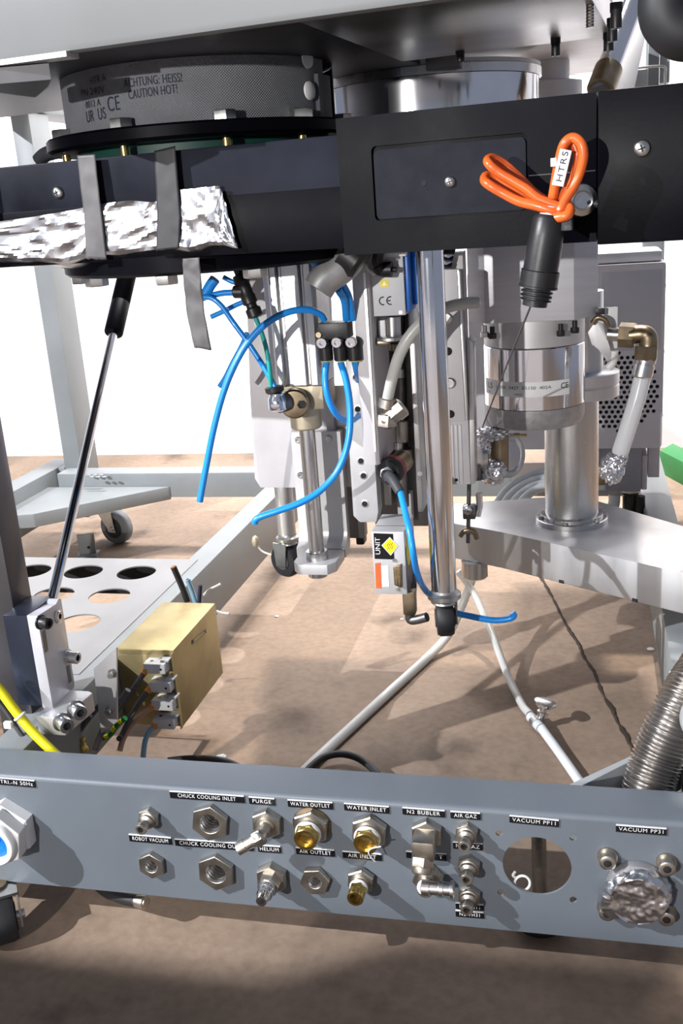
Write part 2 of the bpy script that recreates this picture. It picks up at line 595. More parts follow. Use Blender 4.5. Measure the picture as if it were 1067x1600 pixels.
# crack that runs across the concrete
cp = [W.atz(*p, 0.0) for p in ((842, 898), (862, 932), (884, 975), (905, 1010), (928, 1052), (948, 1095), (968, 1132), (984, 1162), (1000, 1200))]
cp = spline(cp, 10)
mb = MB()
prev = None
for i, p in enumerate(cp):
    wd = 0.0031 * (0.45 + 1.3 * abs(noise.noise(Vector((i * 0.21, 1.3, 0)))) + 0.35 * R_.random())
    jit = 0.003 * noise.noise(Vector((i * 0.16, 7, 0))) + 0.0012 * (R_.random() - 0.5)
    l = mb.bm.verts.new((p.x - wd + jit, p.y, 0.0004))
    t = mb.bm.verts.new((p.x + jit, p.y, 0.0012 + 0.001 * R_.random()))
    r = mb.bm.verts.new((p.x + wd + jit, p.y, 0.0004))
    if prev:
        mb._poly([prev[0], prev[1], t, l])
        mb._poly([prev[1], prev[2], r, t])
    prev = (l, t, r)
mb.build('crack', CRACKM, fl)

# ================================================================== LOWER FRAME
fr = thing('machine_stand', 'grey painted square tube frame of the machine, with posts, rails and round-holed tray', 'frame')
ZT = 0.175


def rail(name, lo, hi, m=PAINT, bev=0.003):
    return MB().box(lo, hi, bev).build(name, m, fr)


rail('side_rail', (-0.383, 0.0445, 0.085), (-0.343, 1.115, ZT - 0.001))
rail('side_rail', (-0.955, 0.20, 0.075), (-0.905, 1.245, ZT - 0.001))
MB().box((-0.904, 1.166, 0.121), (-0.8885, 1.245, ZT - 0.0012), 0.001).build('corner_block', PAINT, fr)
rail('back_rail', (-0.88, 1.115, 0.121), (0.302, 1.165, ZT - 0.0012))
rail('side_rail', (0.302, 0.0445, 0.085), (0.350, 1.34, ZT - 0.001))
pb = W.at(53, 454, 1.15)
rail('back_post', (-0.888, 1.166, 0.06), (-0.848, 1.245, 0.892))
rail('front_post', (-0.414, 0.12, 0.055), (-0.373, 0.158, 0.80), POSTM)
rail('back_post', (0.315, 1.30, ZT), (0.355, 1.34, 0.99), PAINT)
rail('upper_rail', (-0.93, 0.35, 0.893), (-0.845, 1.9, 0.953), PAINT)
# diagonal caster braces (corner gussets)
mb = MB()
a = [W.atz(270, 757, 0.145), W.atz(52, 803, 0.145), (-0.9045, W.atz(52, 803, 0.145).y - 0.02, 0.145), (-0.9045, 1.1145, 0.145)]
a = [(p_[0], min(p_[1], 1.1145), p_[2]) for p_ in a]
mb.prism(a, (0, 0, -0.028), 0.002).build('corner_brace', PAINT, fr)
mb = MB()
g0, g1 = W.atz(904, 1230, 0.171), W.atz(986, 1189, 0.171)
g1 = g0 + (g1 - g0) * ((0.3015 - g0.x) / (g1.x - g0.x))
mb.prism([g0, g1, g1 + Vector((0, 0.006, 0)), g0 + Vector((-0.008, 0.004, 0))], (0, 0, -0.06), 0.0008).build('corner_brace', PAINT_L, fr)
# tray with three rows of round holes
x0, y0, x1, y1 = -0.78, 0.215, -0.366, 0.604
hl = []
for j, yy in enumerate((0.545, 0.453, 0.359, 0.268)):
    for i in range(5):
        xx = -0.441 - 0.0868 * i - (0.0435 * 0 if j % 2 == 0 else 0.0)
        if xx - 0.03 > x0:
            hl.append(circ(xx - x0, yy - y0, 0.0292, 32))
t = MB().plate((x0, y0, ZT - 0.002), (1, 0, 0), (0, 1, 0), [(0, 0), (x1 - x0, 0), (x1 - x0, y1 - y0), (0, y1 - y0)], hl, 0.002)
t.box((x0, y1 - 0.002, ZT - 0.03), (x1, y1, ZT - 0.002))
t.build('holed_tray', TRAYM, fr, smooth=False)
# black strip set under the far holes so they read black
MB().box((-0.76, 0.5965, 0.118), (-0.39, 0.6015, 0.1725), 0.002).build('black_strip', DARK, fr)
# weld seam lumps on the back corner
mb = MB()
for k in range(6):
    p = W.atz(138 + k * 5, 742 + (k % 2) * 3, ZT)
    mb.crumple(p, 0.006, (1, 0.8, 0.25), 0.3, 1, 2, k)
mb.build('weld_bead', PAINT, fr)


# ---------------- casters
def caster(x, y, r, wdt, ang, label, wheel=RUB_G, hub=ZINC, ztop=0.122, group=None, kf=1.25):
    """swivel caster with fork, wheel and top plate; ang = direction of the axle"""
    t = thing('caster', label, 'caster', group)
    a = math.radians(ang)
    ax = Vector((math.cos(a), math.sin(a), 0))
    off = Vector((-ax.y, ax.x, 0)) * 0.02
    c = Vector((x, y, r))
    wl = MB().lathe(c - ax * wdt / 2, ax, [(r * 0.62, 0), (r * 0.93, 0), (r, wdt * 0.15), (r, wdt * 0.85), (r * 0.93, wdt), (r * 0.62, wdt)], 36).build('wheel', wheel, t)
    MB().lathe(c - ax * (wdt / 2 + 0.001), ax, [(r * 0.2, 0), (r * 0.6, 0), (r * 0.64, wdt * .5 + .001), (r * 0.6, wdt + 0.002), (r * 0.2, wdt + 0.002)], 28).build('hub', BLACKP, wl)
    mb = MB()
    top = c + off + Vector((0, 0, r * kf))
    for sgn in (-1, 1):
        o = ax * (sgn * (wdt / 2 + 0.004))
        q = Vector((-ax.y, ax.x, 0))
        mb.prism([c + o + q * 0.010 + Vector((0, 0, -0.008)), c + o - q * 0.010 + Vector((0, 0, -0.008)),
                  c + o - q * 0.008 + Vector((0, 0, 0.004)), top + o - q * 0.022, top + o + q * 0.022, c + o + q * 0.012], ax * (0.002 * sgn))
    mb.prism([top + ax * (sx * (wdt / 2 + 0.006)) + Vector((-ax.y, ax.x, 0)) * (sy * 0.022) for sx, sy in ((-1, -1), (1, -1), (1, 1), (-1, 1))], (0, 0, 0.003))
    fk = mb.build('fork', hub, t)
    MB().cyl(c - ax * (wdt / 2 + 0.009), c + ax * (wdt / 2 + 0.009), 0.005, n=14).build('axle', ZINC, fk)
    mb = MB()
    mb.lathe(top + Vector((0, 0, 0.003)), (0, 0, 1), [(0.012, 0), (0.0125, (ztop - top.z - 0.003) * .3), (0.0115, (ztop - top.z - 0.003) * .6), (0.012, ztop - top.z - 0.003)], 24)
    mb.build('swivel', BRASS_D, t)
    return t


caster(W.atz(186, 848, 0).x, W.atz(186, 848, 0).y, 0.0375, 0.024, 75, 'grey rubber caster with zinc fork under the far left corner brace')
caster(-0.354, -0.022, 0.0235, 0.028, 35, 'dark rubber caster under the left end of the connector panel', RUBBER, ZINC, 0.0535, None, 1.03)
# rubber foot below the right part of the panel
t = thing('levelling_foot', 'dark round rubber foot under the connector panel below the large round opening', 'foot')
pf = Vector((0.168, 0.08, 0))
MB().lathe(pf, (0, 0, 1), [(0.024, 0), (0.026, 0.004), (0.026, 0.014), (0.018, 0.020)], 32).build('rubber_pad', RUBBER, t)
MB().cyl(pf + Vector((0, 0, 0.020)), pf + Vector((0, 0, 0.10)), 0.007).build('threaded_rod', ZINC, t)

# upright tag plate on the floor behind the tray
p = W.atz(138, 868, 0.0)
t = thing('floor_bracket', 'small upright grey steel tab standing on the floor behind the holed tray', 'bracket')
rz = Matrix.Rotation(math.radians(14), 3, 'Z')
MB().box(p + Vector((-0.018, -0.003, 0)), p + Vector((0.018, 0.003, 0.048)), 0.0008, rz).build('tab', PAINT, t)
MB().box(p + Vector((-0.022, -0.02, 0)), p + Vector((0.022, 0.02, 0.005)), 0.0008, rz).build('base_plate', PAINT, t)
MB().lathe(p + Vector((0.006, -0.0045, 0.02)), (0, -1, 0), [(0.003, 0), (0.003, 0.0008)], 12).build('hole_rim', DARK, t)


# ================================================================== CONNECTOR PANEL
PX0, PX1, PZ0, PZ1 = -0.60, 0.52, 0.0545, 0.1755
pn = thing('connector_panel', 'long blue grey painted channel beam across the front, with fittings and black label strips', 'panel')
HOLES = []      # (u, w, radius) cut through the front sheet


def P0(x, y):
    return W.at(x, y, 0.0)


bh = P0(838.8, 1353.5)
HOLES.append((bh.x, bh.z, 0.0292))
for q in ((780, 1301.7), (895.7, 1309), (782.4, 1394), (895.7, 1405.8)):
    p = P0(*q)
    HOLES.append((p.x, p.z, 0.0031))
NUTS = {  # name: centre px, hex radius px, bore radius px
    'robot': ((239.6, 1348), 22.5, 10.5), 'chuck_in': ((330.4, 1281.7), 31.5, 16.5),
    'chuck_out': ((340, 1359), 31.5, 16.5), 'air_out': ((494, 1372.5), 24.5, 10.5)}
for k, (c, r, b) in NUTS.items():
    p = P0(*c)
    HOLES.append((p.x, p.z, b * W.px(p) + 0.0006))
rad = 0.0045
prof = []
outer = [(PX0, PZ0), (PX1, PZ0), (PX1, PZ1 - rad), (PX0, PZ1 - rad)]
mb = MB().plate((0, 0.0022, 0), (1, 0, 0), (0, 0, 1), outer, [circ(a, b, r, 40 if r > .02 else 20) for a, b, r in HOLES], 0.0022)
# rounded upper bend, top flange, lower lip
ar = [(0.0, PZ1 - rad)] + [(rad - rad * math.cos(math.radians(t)), PZ1 - rad + rad * math.sin(math.radians(t))) for t in (18, 36, 54, 72)] + [(rad, PZ1), (0.046, PZ1)]
inn = [(0.046, PZ1 - 0.0022), (0.0055, PZ1 - 0.0022), (0.0022, PZ1 - 0.0055), (0.0022, PZ1 - rad)]
mb.prism([(PX0, a, b) for a, b in ar + inn], (PX1 - PX0, 0, 0))
mb.box((PX0, 0.0, PZ0 - 0.0022), (PX1, 0.03, PZ0))
panel = mb.build('channel_sheet', PANELP, pn)


def label_plate(txt, x0, x1, yl, yr, hpx=12.5, align=None, tw=0.88, lab=None):
    """embossed black strip between two picture columns (its own flat strip on the panel)"""
    a, b = P0(x0, yl), P0(x1, yr)
    c = (a + b) / 2
    au = (b - a).normalized()
    au.y = 0
    av = Vector((-au.z, 0, au.x))
    L = (b - a).length
    h = hpx * W.px(c)
    bm = MB()
    e = [c - au * L / 2 - av * h / 2, c + au * L / 2 - av * h / 2, c + au * L / 2 + av * h / 2, c - au * L / 2 + av * h / 2]
    bm.prism([q + Vector((0, -0.0001, 0)) for q in e], (0, -0.0010, 0))
    o = bm.build('label_plate', LABELB, pn, smooth=False)
    o['label'] = lab or 'black label strip reading ' + txt
    # worn white upper edge of the tape
    ed = MB().prism([q + Vector((0, -0.0001, 0)) for q in (e[3] - av * 0.0006, e[2] - av * 0.0006, e[2] + av * 0.0003, e[3] + av * 0.0003)], (0, -0.0012, 0))
    ed.build('tape_edge', INKW, o, smooth=False)
    if txt:
        f = Vector((0, -0.00125, 0))
        if align == 'R':
            lettering(txt, c + f + au * (L * 0.36), au, av, L * 0.1, h * 0.5, INKW, o)
        elif align == 'ROW':
            lettering(txt, c + f, au, av, L * tw, h * 0.52, INKW, o, spacing=1.15)
        else:
            lettering(txt, c + f, au, av, L * tw, h * 0.52, INKW, o, spacing=1.15)
    return o


label_plate('TRI.-N 50Hz', -2, 55.5, 1219.5, 1224.5)
label_plate('CHUCK COOLING INLET', 266, 382, 1240.5, 1248.5, tw=0.78)
label_plate('PURGE', 389.5, 429.5, 1249.5, 1252.5, tw=0.72)
label_plate('ROBOT VACUUM', 202.5, 268.5, 1308, 1313.5, tw=0.84)
label_plate('CHUCK COOLING OUTLET', 274, 396, 1315, 1323.5)
label_plate('HELIUM', 403.5, 439, 1324.5, 1327, tw=0.82)
label_plate('WATER OUTLET', 450, 520, 1254, 1258.5)
label_plate('WATER INLET', 538, 608, 1259.5, 1265)
label_plate('N2 BUBLER', 629, 695, 1266, 1271, tw=0.78)
label_plate('AIR GAZ', 704, 750.5, 1272, 1275, tw=0.76)
label_plate('AIR OUTLET', 463, 523, 1328, 1332.5, tw=0.82)
label_plate('AIR INLET', 535.7, 596.5, 1334, 1339, tw=0.72)
label_plate('T', 635, 697.7, 1334, 1338.5, align='R', lab='black label strip half hidden behind the elbow')
label_plate('N2 GAZ', 708, 754, 1319.5, 1322.5, tw=0.80)
label_plate('N2 VH11', 712, 756, 1414, 1417.5, 11.5, tw=0.72)
label_plate('N2 VH31', 712, 756, 1426, 1429.5, 11.5, tw=0.72)
label_plate('VACUUM PP11', 796, 872.7, 1278.5, 1286)
label_plate('VACUUM PP31', 962, 1041, 1293, 1299)

Yn = Vector((0, -1, 0))


def front(p, d):
    return Vector((p.x, -d, p.z))


# ---- open bulkhead nuts
def bulkhead(key, name, label, group, rot):
    c, r, b = NUTS[key]
    p = P0(*c)
    px = W.px(p)
    t = thing(name, label, 'fitting', group)
    MB().hexring(front(p, 0.0003), Yn, r * px, 0.006, b * px, rot).build('hex_nut', NICKEL, t, bev=0.0006)
    prf = []
    for k in range(14):
        prf.append((b * px + 0.0002 - (0.0009 if k % 2 else 0), -0.0055 + k * 0.002))
    MB().lathe((p.x, 0, p.z), (0, 1, 0), prf, 24, closed=False).build('threaded_bore', STEEL, t, angle=20)
    MB().lathe((p.x, 0.0205, p.z), (0, 1, 0), [(b * px, 0), (b * px, 0.002)], 24).build('bore_end', DARK, t)


bulkhead('robot', 'bulkhead_nut', 'small open hex bulkhead nut below the label ROBOT VACUUM', None, 0.5)
bulkhead('chuck_in', 'bulkhead_nut', 'large open hex nut below the label CHUCK COOLING INLET', None, 0.35)
bulkhead('chuck_out', 'bulkhead_nut', 'large open hex nut below the label CHUCK COOLING OUTLET', None, 0.45)
bulkhead('air_out', 'bulkhead_nut', 'small open hex nut below the label AIR OUTLET', None, 0.15)


# ---- quick coupling nipples
def nipple(c, r, L, label):
    p = P0(*c)
    px = W.px(p)
    t = thing('coupling_nipple', label, 'fitting', 'small plug nipples on the panel')
    R1 = r * px
    MB().hexring(front(p, 0.0002), Yn, R1, 0.006, 0, 0.4).build('hex_nut', NICKEL, t)
    a = R1 * 0.80
    prof = [(a, 0.0058), (a, 0.008), (a * 0.86, 0.0086), (a * 0.86, 0.0115), (a * 0.55, 0.013), (a * 0.55, L - 0.007),
            (a * 0.66, L - 0.006), (a * 0.66, L - 0.001), (a * 0.58, L), (a * 0.36, L), (a * 0.34, L - 0.006)]
    s = MB().lathe((p.x, 0, p.z), Yn, prof, 24).build('stem', NICKEL, t)
    MB().lathe((p.x, -L + 0.004, p.z), Yn, [(a * 0.34, 0), (a * 0.34, 0.0004)], 16).build('bore', DARK, s)


nipple((235, 1274.7), 17.5, 0.023, 'small nickel plug nipple above the label ROBOT VACUUM')
nipple((729.7, 1298.5), 19, 0.023, 'nickel plug nipple directly below the label AIR GAZ')
nipple((733, 1349.5), 19, 0.023, 'middle of three stacked nickel plug nipples, below N2 GAZ')
nipple((733.5, 1396), 19, 0.023, 'lowest of three stacked nickel plug nipples, above N2 VH31')

# ---- purge: 45 degree elbow
p = P0(419, 1282.5)
px = W.px(p)
t = thing('elbow_fitting', 'nickel elbow fitting bent down to the left under the label PURGE', 'fitting')
MB().hexring(front(p, 0.0002), Yn, 25 * px, 0.008, 0, 0.45).build('hex_nut', NICKEL, t)
MB().lathe((p.x, -0.008, p.z), Yn, [(0.0088, 0), (0.0088, 0.003), (0.0066, 0.0035), (0.0066, 0.012)], 24).build('collar', NICKEL, t)
k0 = front(p, 0.018)
k1 = W.at(404, 1309, -0.024)
k2 = W.at(372, 1327, -0.030)
MB().tube([k0, (k0 + k1) / 2 + Vector((0, -0.004, 0.001)), k1], 0.0064, 14).build('elbow_body', NICKEL, t)
d = (k2 - k1).normalized()
MB().hexring(k1 - d * 0.004, d, 0.0080, 0.008, 0, 0.3).build('swivel_nut', NICKEL, t)
s = MB().lathe(k1 + d * 0.003, d, [(0.0062, 0), (0.0062, 0.003), (0.0054, 0.0035), (0.0054, 0.010), (0.0060, 0.0105), (0.0060, (k2 - k1).length - 0.003), (0.003, (k2 - k1).length - 0.003)], 20).build('threaded_end', NICKEL, t)
MB().lathe(k2 - d * 0.0005, d, [(0.0032, 0), (0.0032, 0.0008)], 16).build('bore', DARK, s)

# ---- helium cone nozzle
p = P0(427, 1367)
px = W.px(p)
t = thing('hose_nozzle', 'chrome cone nozzle on a hex base below the label HELIUM', 'fitting')
MB().hexring(front(p, 0.0002), Yn, 26 * px, 0.009, 0, 0.5).build('hex_nut', NICKEL, t)
MB().hexring(front(p, 0.009), Yn, 18 * px, 0.009, 0, 0.1).build('body', NICKEL, t)
n = MB().lathe((p.x, -0.018, p.z), Yn, [(0.0076, 0), (0.0082, 0.003), (0.0078, 0.006), (0.0074, 0.0062), (0.0072, 0.011), (0.0066, 0.0112), (0.0052, 0.019), (0.0048, 0.020), (0.0024, 0.020)], 28).build('nozzle_tip', CHROME, t)
MB().lathe((p.x, -0.0378, p.z), Yn, [(0.0024, 0), (0.0024, 0.0006)], 16).build('bore', DARK, n)


# ---- brass hose ends
def brass_end(c, r, L, rb, label, seal=None, torn=False):
    p = P0(*c)
    px = W.px(p)
    t = thing('brass_fitting', label, 'fitting', 'brass ended fittings on the panel')
    R1 = r * px
    if seal:
        MB().lathe((p.x, 0, p.z), Yn, [(R1 * 1.02, 0.0002), (R1 * 1.02, 0.0016)], 40).build('sealing_ring', seal, t)
    MB().hexring(front(p, 0.0017), Yn, R1, 0.0065, 0, 0.4).build('hex_nut', NICKEL, t)
    MB().lathe((p.x, 0, p.z), Yn, [(R1 * 0.66, 0.008), (R1 * 0.66, 0.010), (R1 * 0.55, 0.0105), (R1 * 0.55, 0.013)], 28).build('collar', NICKEL, t)
    MB().lathe((p.x, 0, p.z), Yn, [(rb * 1.0, 0.0125), (rb * 1.12, 0.014), (rb * 1.05, 0.0165), (rb * 0.98, 0.017)], 28).build('thread_tape', WHITEP, t)
    b = MB().hexring((p.x, -0.0168, p.z), Yn, rb * 1.1, (L - 0.0168) * 0.42, 0, 0.2).build('brass_hex', BRASS, t)
    z0 = 0.0168 + (L - 0.0168) * 0.42
    MB().lathe((p.x, 0, p.z), Yn, [(rb * 0.98, z0 - 0.0005), (rb * 0.98, L - 0.0006), (rb * 0.92, L), (rb * 0.66, L), (rb * 0.60, L - 0.010)], 28).build('brass_sleeve', BRASS, t)
    MB().lathe((p.x, -L + 0.008, p.z), Yn, [(rb * 0.62, 0), (rb * 0.62, 0.0005)], 20).build('bore', DKBR, b)
    return t, p


brass_end((487.5, 1287.5), 30, 0.0245, 0.0108, 'brass ended fitting with a dirty orange seal below the label WATER OUTLET', BRASS_D)
t, p = brass_end((578.6, 1295), 30, 0.0235, 0.0108, 'brass ended fitting with hanging white tape below the label WATER INLET')
q0 = W.at(577, 1328, -0.025)
MB().tube([q0 + Vector((0.010, 0.002, 0.003)), q0 + Vector((0.001, 0, 0.001)), q0 + Vector((-0.001, 0.002, -0.006)), q0 + Vector((0.003, 0.006, -0.016))], 0.0007, 6).build('tape_strand', WHITEP, t)
brass_end((565.5, 1371), 22.5, 0.030, 0.0076, 'brass ended fitting with white tape ring below the label AIR INLET')

# ---- bubbler elbow and its neighbour below
p = P0(668, 1299)
px = W.px(p)
t = thing('elbow_fitting', 'tall nickel block elbow below the label N2 BUBLER', 'fitting')
MB().hexring(front(p, 0.0002), Yn, 26 * px, 0.008, 0, 0.5).build('hex_nut', NICKEL, t)
b = MB().box((p.x - 0.0098, -0.030, p.z - 0.0102), (p.x + 0.0098, -0.008, p.z + 0.0092), 0.003).build('elbow_block', NICKEL, t)
c1 = Vector((p.x - 0.001, -0.0235, p.z - 0.010))
d = Vector((-0.05, -0.55, -0.85)).normalized()
MB().hexring(c1, d, 0.0105, 0.008, 0, 0.2).build('hex_neck', NICKEL, t)
s = MB().lathe(c1 + d * 0.006, d, [(0.0088, 0), (0.0088, 0.006), (0.0078, 0.0075), (0.0042, 0.0075)], 26).build('open_end', NICKEL, t)
MB().lathe(c1 + d * 0.0133, d, [(0.0042, 0), (0.0042, 0.0006)], 18).build('bore', BRASS_D, s)
p = P0(669.6, 1368)
px = W.px(p)
t = thing('elbow_fitting', 'nickel right angle push fitting pointing right below the tall block elbow', 'fitting')
MB().hexring(front(p, 0.0002), Yn, 25 * px, 0.008, 0, 0.2).build('hex_nut', NICKEL, t)
MB().lathe((p.x, -0.008, p.z), Yn, [(0.0085, 0), (0.0085, 0.005), (0.0066, 0.0055), (0.0066, 0.014)], 24).build('collar', NICKEL, t)
e0, e1 = W.at(664, 1387, -0.024), W.at(708, 1390, -0.024)
MB().cyl((p.x, -0.013, p.z), (p.x, -0.024, e0.z + 0.0002), 0.0064).lathe(e0 + Vector((-0.004, 0, 0)), e1 - e0, [(0.004, 0), (0.0068, 0.0015), (0.0068, 0.008), (0.0058, 0.0085), (0.0058, 0.016), (0.0066, 0.0165), (0.0066, 0.020), (0.0056, 0.0205), (0.0056, 0.026), (0.0074, 0.0265), (0.0074, 0.029), (0.0045, 0.029)], 24).build('push_sleeve', STEEL, t)

# ---- white cable gland with blue insert
p = P0(16, 1288)
t = thing('cable_gland', 'white plastic hex cable gland with blue insert at the left panel end', 'gland')
MB().hexring(front(p, 0.0002), Yn, 0.0305, 0.014, 0, math.radians(28)).build('hex_base', WHITEP, t)
MB().hexring(front(p, 0.014), Yn, 0.029, 0.014, 0.0195, math.radians(20)).build('gland_nut', WHITEP, t, bev=0.001)
MB().lathe((p.x, 0, p.z), Yn, [(0.0235, 0.027), (0.0235, 0.033), (0.022, 0.035), (0.0175, 0.0355), (0.0165, 0.026)], 36, closed=False).build('rim', WHITEP, t)
MB().lathe((p.x, 0, p.z), Yn, [(0.0166, 0.020), (0.0166, 0.029), (0.010, 0.030), (0.009, 0.024)], 30).build('seal_insert', BLUE_I, t)

# ---- right hand flange with foil cap
p = P0(996, 1386)
px = W.px(p)
t = thing('vacuum_flange', 'grey round vacuum flange stub bolted below the label VACUUM PP31', 'flange')
MB().lathe((p.x, 0, p.z), Yn, [(0.0265, 0.0003), (0.0265, 0.0030), (0.0245, 0.006), (0.0195, 0.0075), (0.0185, 0.009), (0.0185, 0.012), (0.015, 0.012)], 44).build('stub_pipe', mat('dull_grey_aluminium', (0.30, 0.30, 0.31), 0.45, 0.6, (0.26, 0.26, 0.27), 30), t)
for i, q in enumerate(((949, 1337), (1041, 1346), (1040, 1424), (948, 1416))):
    b = P0(*q)
    o = MB().lathe((b.x, 0, b.z), Yn, [(0.0085, 0.0003), (0.0085, 0.002), (0.0068, 0.002), (0.0068, 0.0105), (0.0058, 0.0112), (0.0034, 0.0112), (0.0032, 0.007)], 22).build('socket_screw', NICKEL, t)
    MB().hexring((b.x, -0.0103, b.z), Yn, 0.0034, 0.0009, 0, 0.3).build('socket', DARK, o)
fc = front(p, 0.029)
t = thing('foil_wrapper', 'crumpled aluminium foil cap over the flange below VACUUM PP31', 'foil')


def foilcap(u, v):
    a = 2 * math.pi * u
    rr = v
    nz = noise.noise(Vector((math.cos(a) * 3 * rr, math.sin(a) * 3 * rr, 2.2)))
    n2 = noise.noise(Vector((math.cos(a) * 9 * rr, math.sin(a) * 9 * rr, 5.2)))
    if v < 0.66:
        r = 0.0225 * v / 0.66
        return Vector((p.x + r * math.cos(a), -0.0170 + 0.0018 * nz + 0.0009 * n2, p.z - 0.002 + r * math.sin(a)))
    k = (v - 0.66) / 0.34
    lump = 0.0095 * max(0, math.cos(a - math.radians(205))) ** 5 + 0.004 * max(0, math.cos(a - math.radians(30))) ** 4
    r = 0.0225 + 0.0022 * k + (0.0022 * noise.noise(Vector((math.cos(a) * 5, math.sin(a) * 5, k * 3))) + 0.0012 * n2 + lump) * min(1, k * 3)
    return Vector((p.x + r * math.cos(a), -0.0170 + 0.0115 * k + 0.002 * n2, p.z - 0.002 + r * math.sin(a)))


MB().grid(foilcap, 84, 30).build('foil_sheet', FOIL, t, angle=18)
t = thing('plastic_ring', 'small white plastic ring clip on the lower edge of the large round panel opening', 'clip')
q = W.at(816, 1380, 0.006)
MB().torus(q, (0.25, -1, 0.2), 0.0068, 0.0012, 24, 8).build('ring', WHITEP, t)
MB().tube([q + Vector((-0.005, 0, 0.005)), q + Vector((-0.008, -0.001, 0.008)), q + Vector((-0.006, 0.001, 0.011))], 0.0012, 6).build('tail', WHITEP, t)

# ---- plug hanging below the panel
t = thing('coaxial_cable', 'black coaxial cable with a nickel plug hanging below the panel left of centre', 'cable')
k = [W.at(150, 1380, 0.05), W.at(172, 1396, 0.03), W.at(195, 1404, 0.02), W.at(214, 1408, 0.015)]
MB().tube(k, 0.0062, 12).build('cable_boot', RUBBER, t)
d = (W.at(236, 1412, 0.010) - k[3])
MB().lathe(k[3] - d * 0.1, d, [(0.0060, 0), (0.0060, 0.006), (0.0066, 0.0065), (0.0066, 0.013), (0.005, 0.0135), (0.005, 0.015), (0.004, 0.015)], 20).build('plug', NICKEL, t)


# ================================================================== TABLE ABOVE
PLU = 0.0
tb = thing('machine_table', 'grey painted table beam and dark underside along the top of the frame', 'table')
b0, b1 = U.at(0, 91, 0.02), U.at(540, 28, 0.02)
wb_ = (b0.z + b1.z) / 2
MB(U).box((-0.75, 0.02, wb_), (0.42, 0.034, wb_ + 0.16), 0.006).build('front_beam', BEAM, tb)
MB(U).box((-0.75, 0.0345, wb_ + 0.006), (PLU - 0.001, 0.43, wb_ + 0.03), 0.002).build('underside', TABLE_D, tb)
MB(U).prism([U.atz(-30, 108, wb_ - 0.004), U.atz(76, 99, wb_ - 0.004), U.atz(72, 112, wb_ - 0.004), U.atz(52, 130, wb_ - 0.004), U.atz(-30, 118, wb_ - 0.004)], (0, 0, -0.012)).build('dark_bracket', TABLE_D, tb)

MB(U).prism([U.atz(-30, 106, wb_ - 0.003), U.atz(104, 88, wb_ - 0.003), U.atz(124, 92, wb_ - 0.003), U.atz(70, 98, wb_ - 0.003), U.atz(-30, 112, wb_ - 0.003)], (0, 0, 0.004)).build('bright_strip', ALU_M, tb)
tp = thing('chamber_plate', 'brushed aluminium base plate seen from below at the top right', 'plate')
q_ = U.atz(957, 56, wb_ + 0.002)
pl = [Vector((PLU, 0.0345, wb_ + 0.002)), Vector((q_.x + 0.003, 0.0345, wb_ + 0.002)), q_, None, Vector((PLU, q_.y + 0.004, wb_ + 0.002))]
MB(U).prism([pl[0], pl[1], pl[2], pl[4]], (0, 0, 0.025), 0.0015).build('base_plate', ALU_H, tp)
z2 = wb_ + 0.029
q = [pl[4] + Vector((0, 0, 0.027)), pl[2] + Vector((0, 0, 0.027)), U.atz(938, 112, z2), U.atz(560, 150, z2)]
MB(U).prism(q, (0, 0, 0.018), 0.001).build('rear_plate', ALU_M, tp)
MB().box((-0.08, 0.56, wb_ + 0.05), (0.195, 0.78, wb_ + 0.09), 0.002).build('cross_shade_beam', ALU_M, tp)  # beam added so its shadow darkens the floor below
MB().box((0.10, 0.781, wb_ + 0.05), (0.195, 1.12, wb_ + 0.09), 0.002).build('rear_shade_beam', BEAM, tp)  # added farther back to cast the dark floor stripe
for n, (x, y, r, L) in enumerate(((868, 58, 7, 0.016), (951, 50, 8, 0.016), (957, 28, 8, 0.018), (963, 4, 9, 0.018), (719, 78, 7, 0.010))):
    c = U.atz(x, y, wb_ + 0.003)
    rr = r * U.px(c)
    s = MB(U).lathe(c, (0, 0, -1), [(rr * 1.12, 0), (rr * 1.12, L * 0.35), (rr, L * 0.4), (rr, L), (rr * 0.55, L), (rr * 0.5, L * 0.6)], 18).build('socket_screw', BLACKP, tp)
c = U.atz(922, 6, wb_ + 0.003)
MB(U).lathe(c, (0, 0, -1), [(0.0028 + (0.0005 if k % 2 else 0), k * 0.0011) for k in range(16)], 14).build('threaded_stud', ZINC, tp)

# round chamber with polished ring
ch = thing('process_chamber', 'polished round chamber body hanging behind the black covers under the plate', 'chamber')
near = W.at(700, 112, 0.33)
CY = 0.525
cc = Vector((W.at(672, 120, CY).x, CY, 0))
r0 = 0.129
zr0 = W.at(700, 112, CY - r0).z
zr1 = W.at(700, 96, CY - r0).z
MB().lathe((cc.x, cc.y, zr0), (0, 0, 1), [(r0, 0.0), (r0, zr1 - zr0 - 0.001), (r0 - 0.001, zr1 - zr0)], 72).build('ring', STEEL, ch)
MB().lathe((cc.x, cc.y, zr0 - 0.085), (0, 0, 1), [(r0 - 0.003, 0), (r0 - 0.003, 0.0845)], 72).build('body', CHROME, ch)
MB().lathe((cc.x, cc.y, zr1), (0, 0, 1), [(r0 - 0.001, 0), (r0 - 0.001, max(0.004, wb_ + 0.001 - zr1))], 72).build('upper_flange', ALU_M, ch)
o = W.at(693, 98, CY - r0 - 0.004)
MB().box(o + Vector((-0.018, -0.006, -0.006)), o + Vector((0.018, 0.012, 0.008)), 0.001).build('clamp_block', DKMET, ch)
o = W.at(571, 98, CY - r0 - 0.002)
MB().lathe(o + Vector((0, 0, 0.008)), (0, 0, -1), [(0.003, 0), (0.003, 0.008), (0.0042, 0.0085), (0.0042, 0.014)], 16).build('screw', STEEL, ch)
sd = thing('side_flange', 'grey round stub and flange right of the polished chamber ring', 'flange')
o = W.at(858, 120, 0.70)
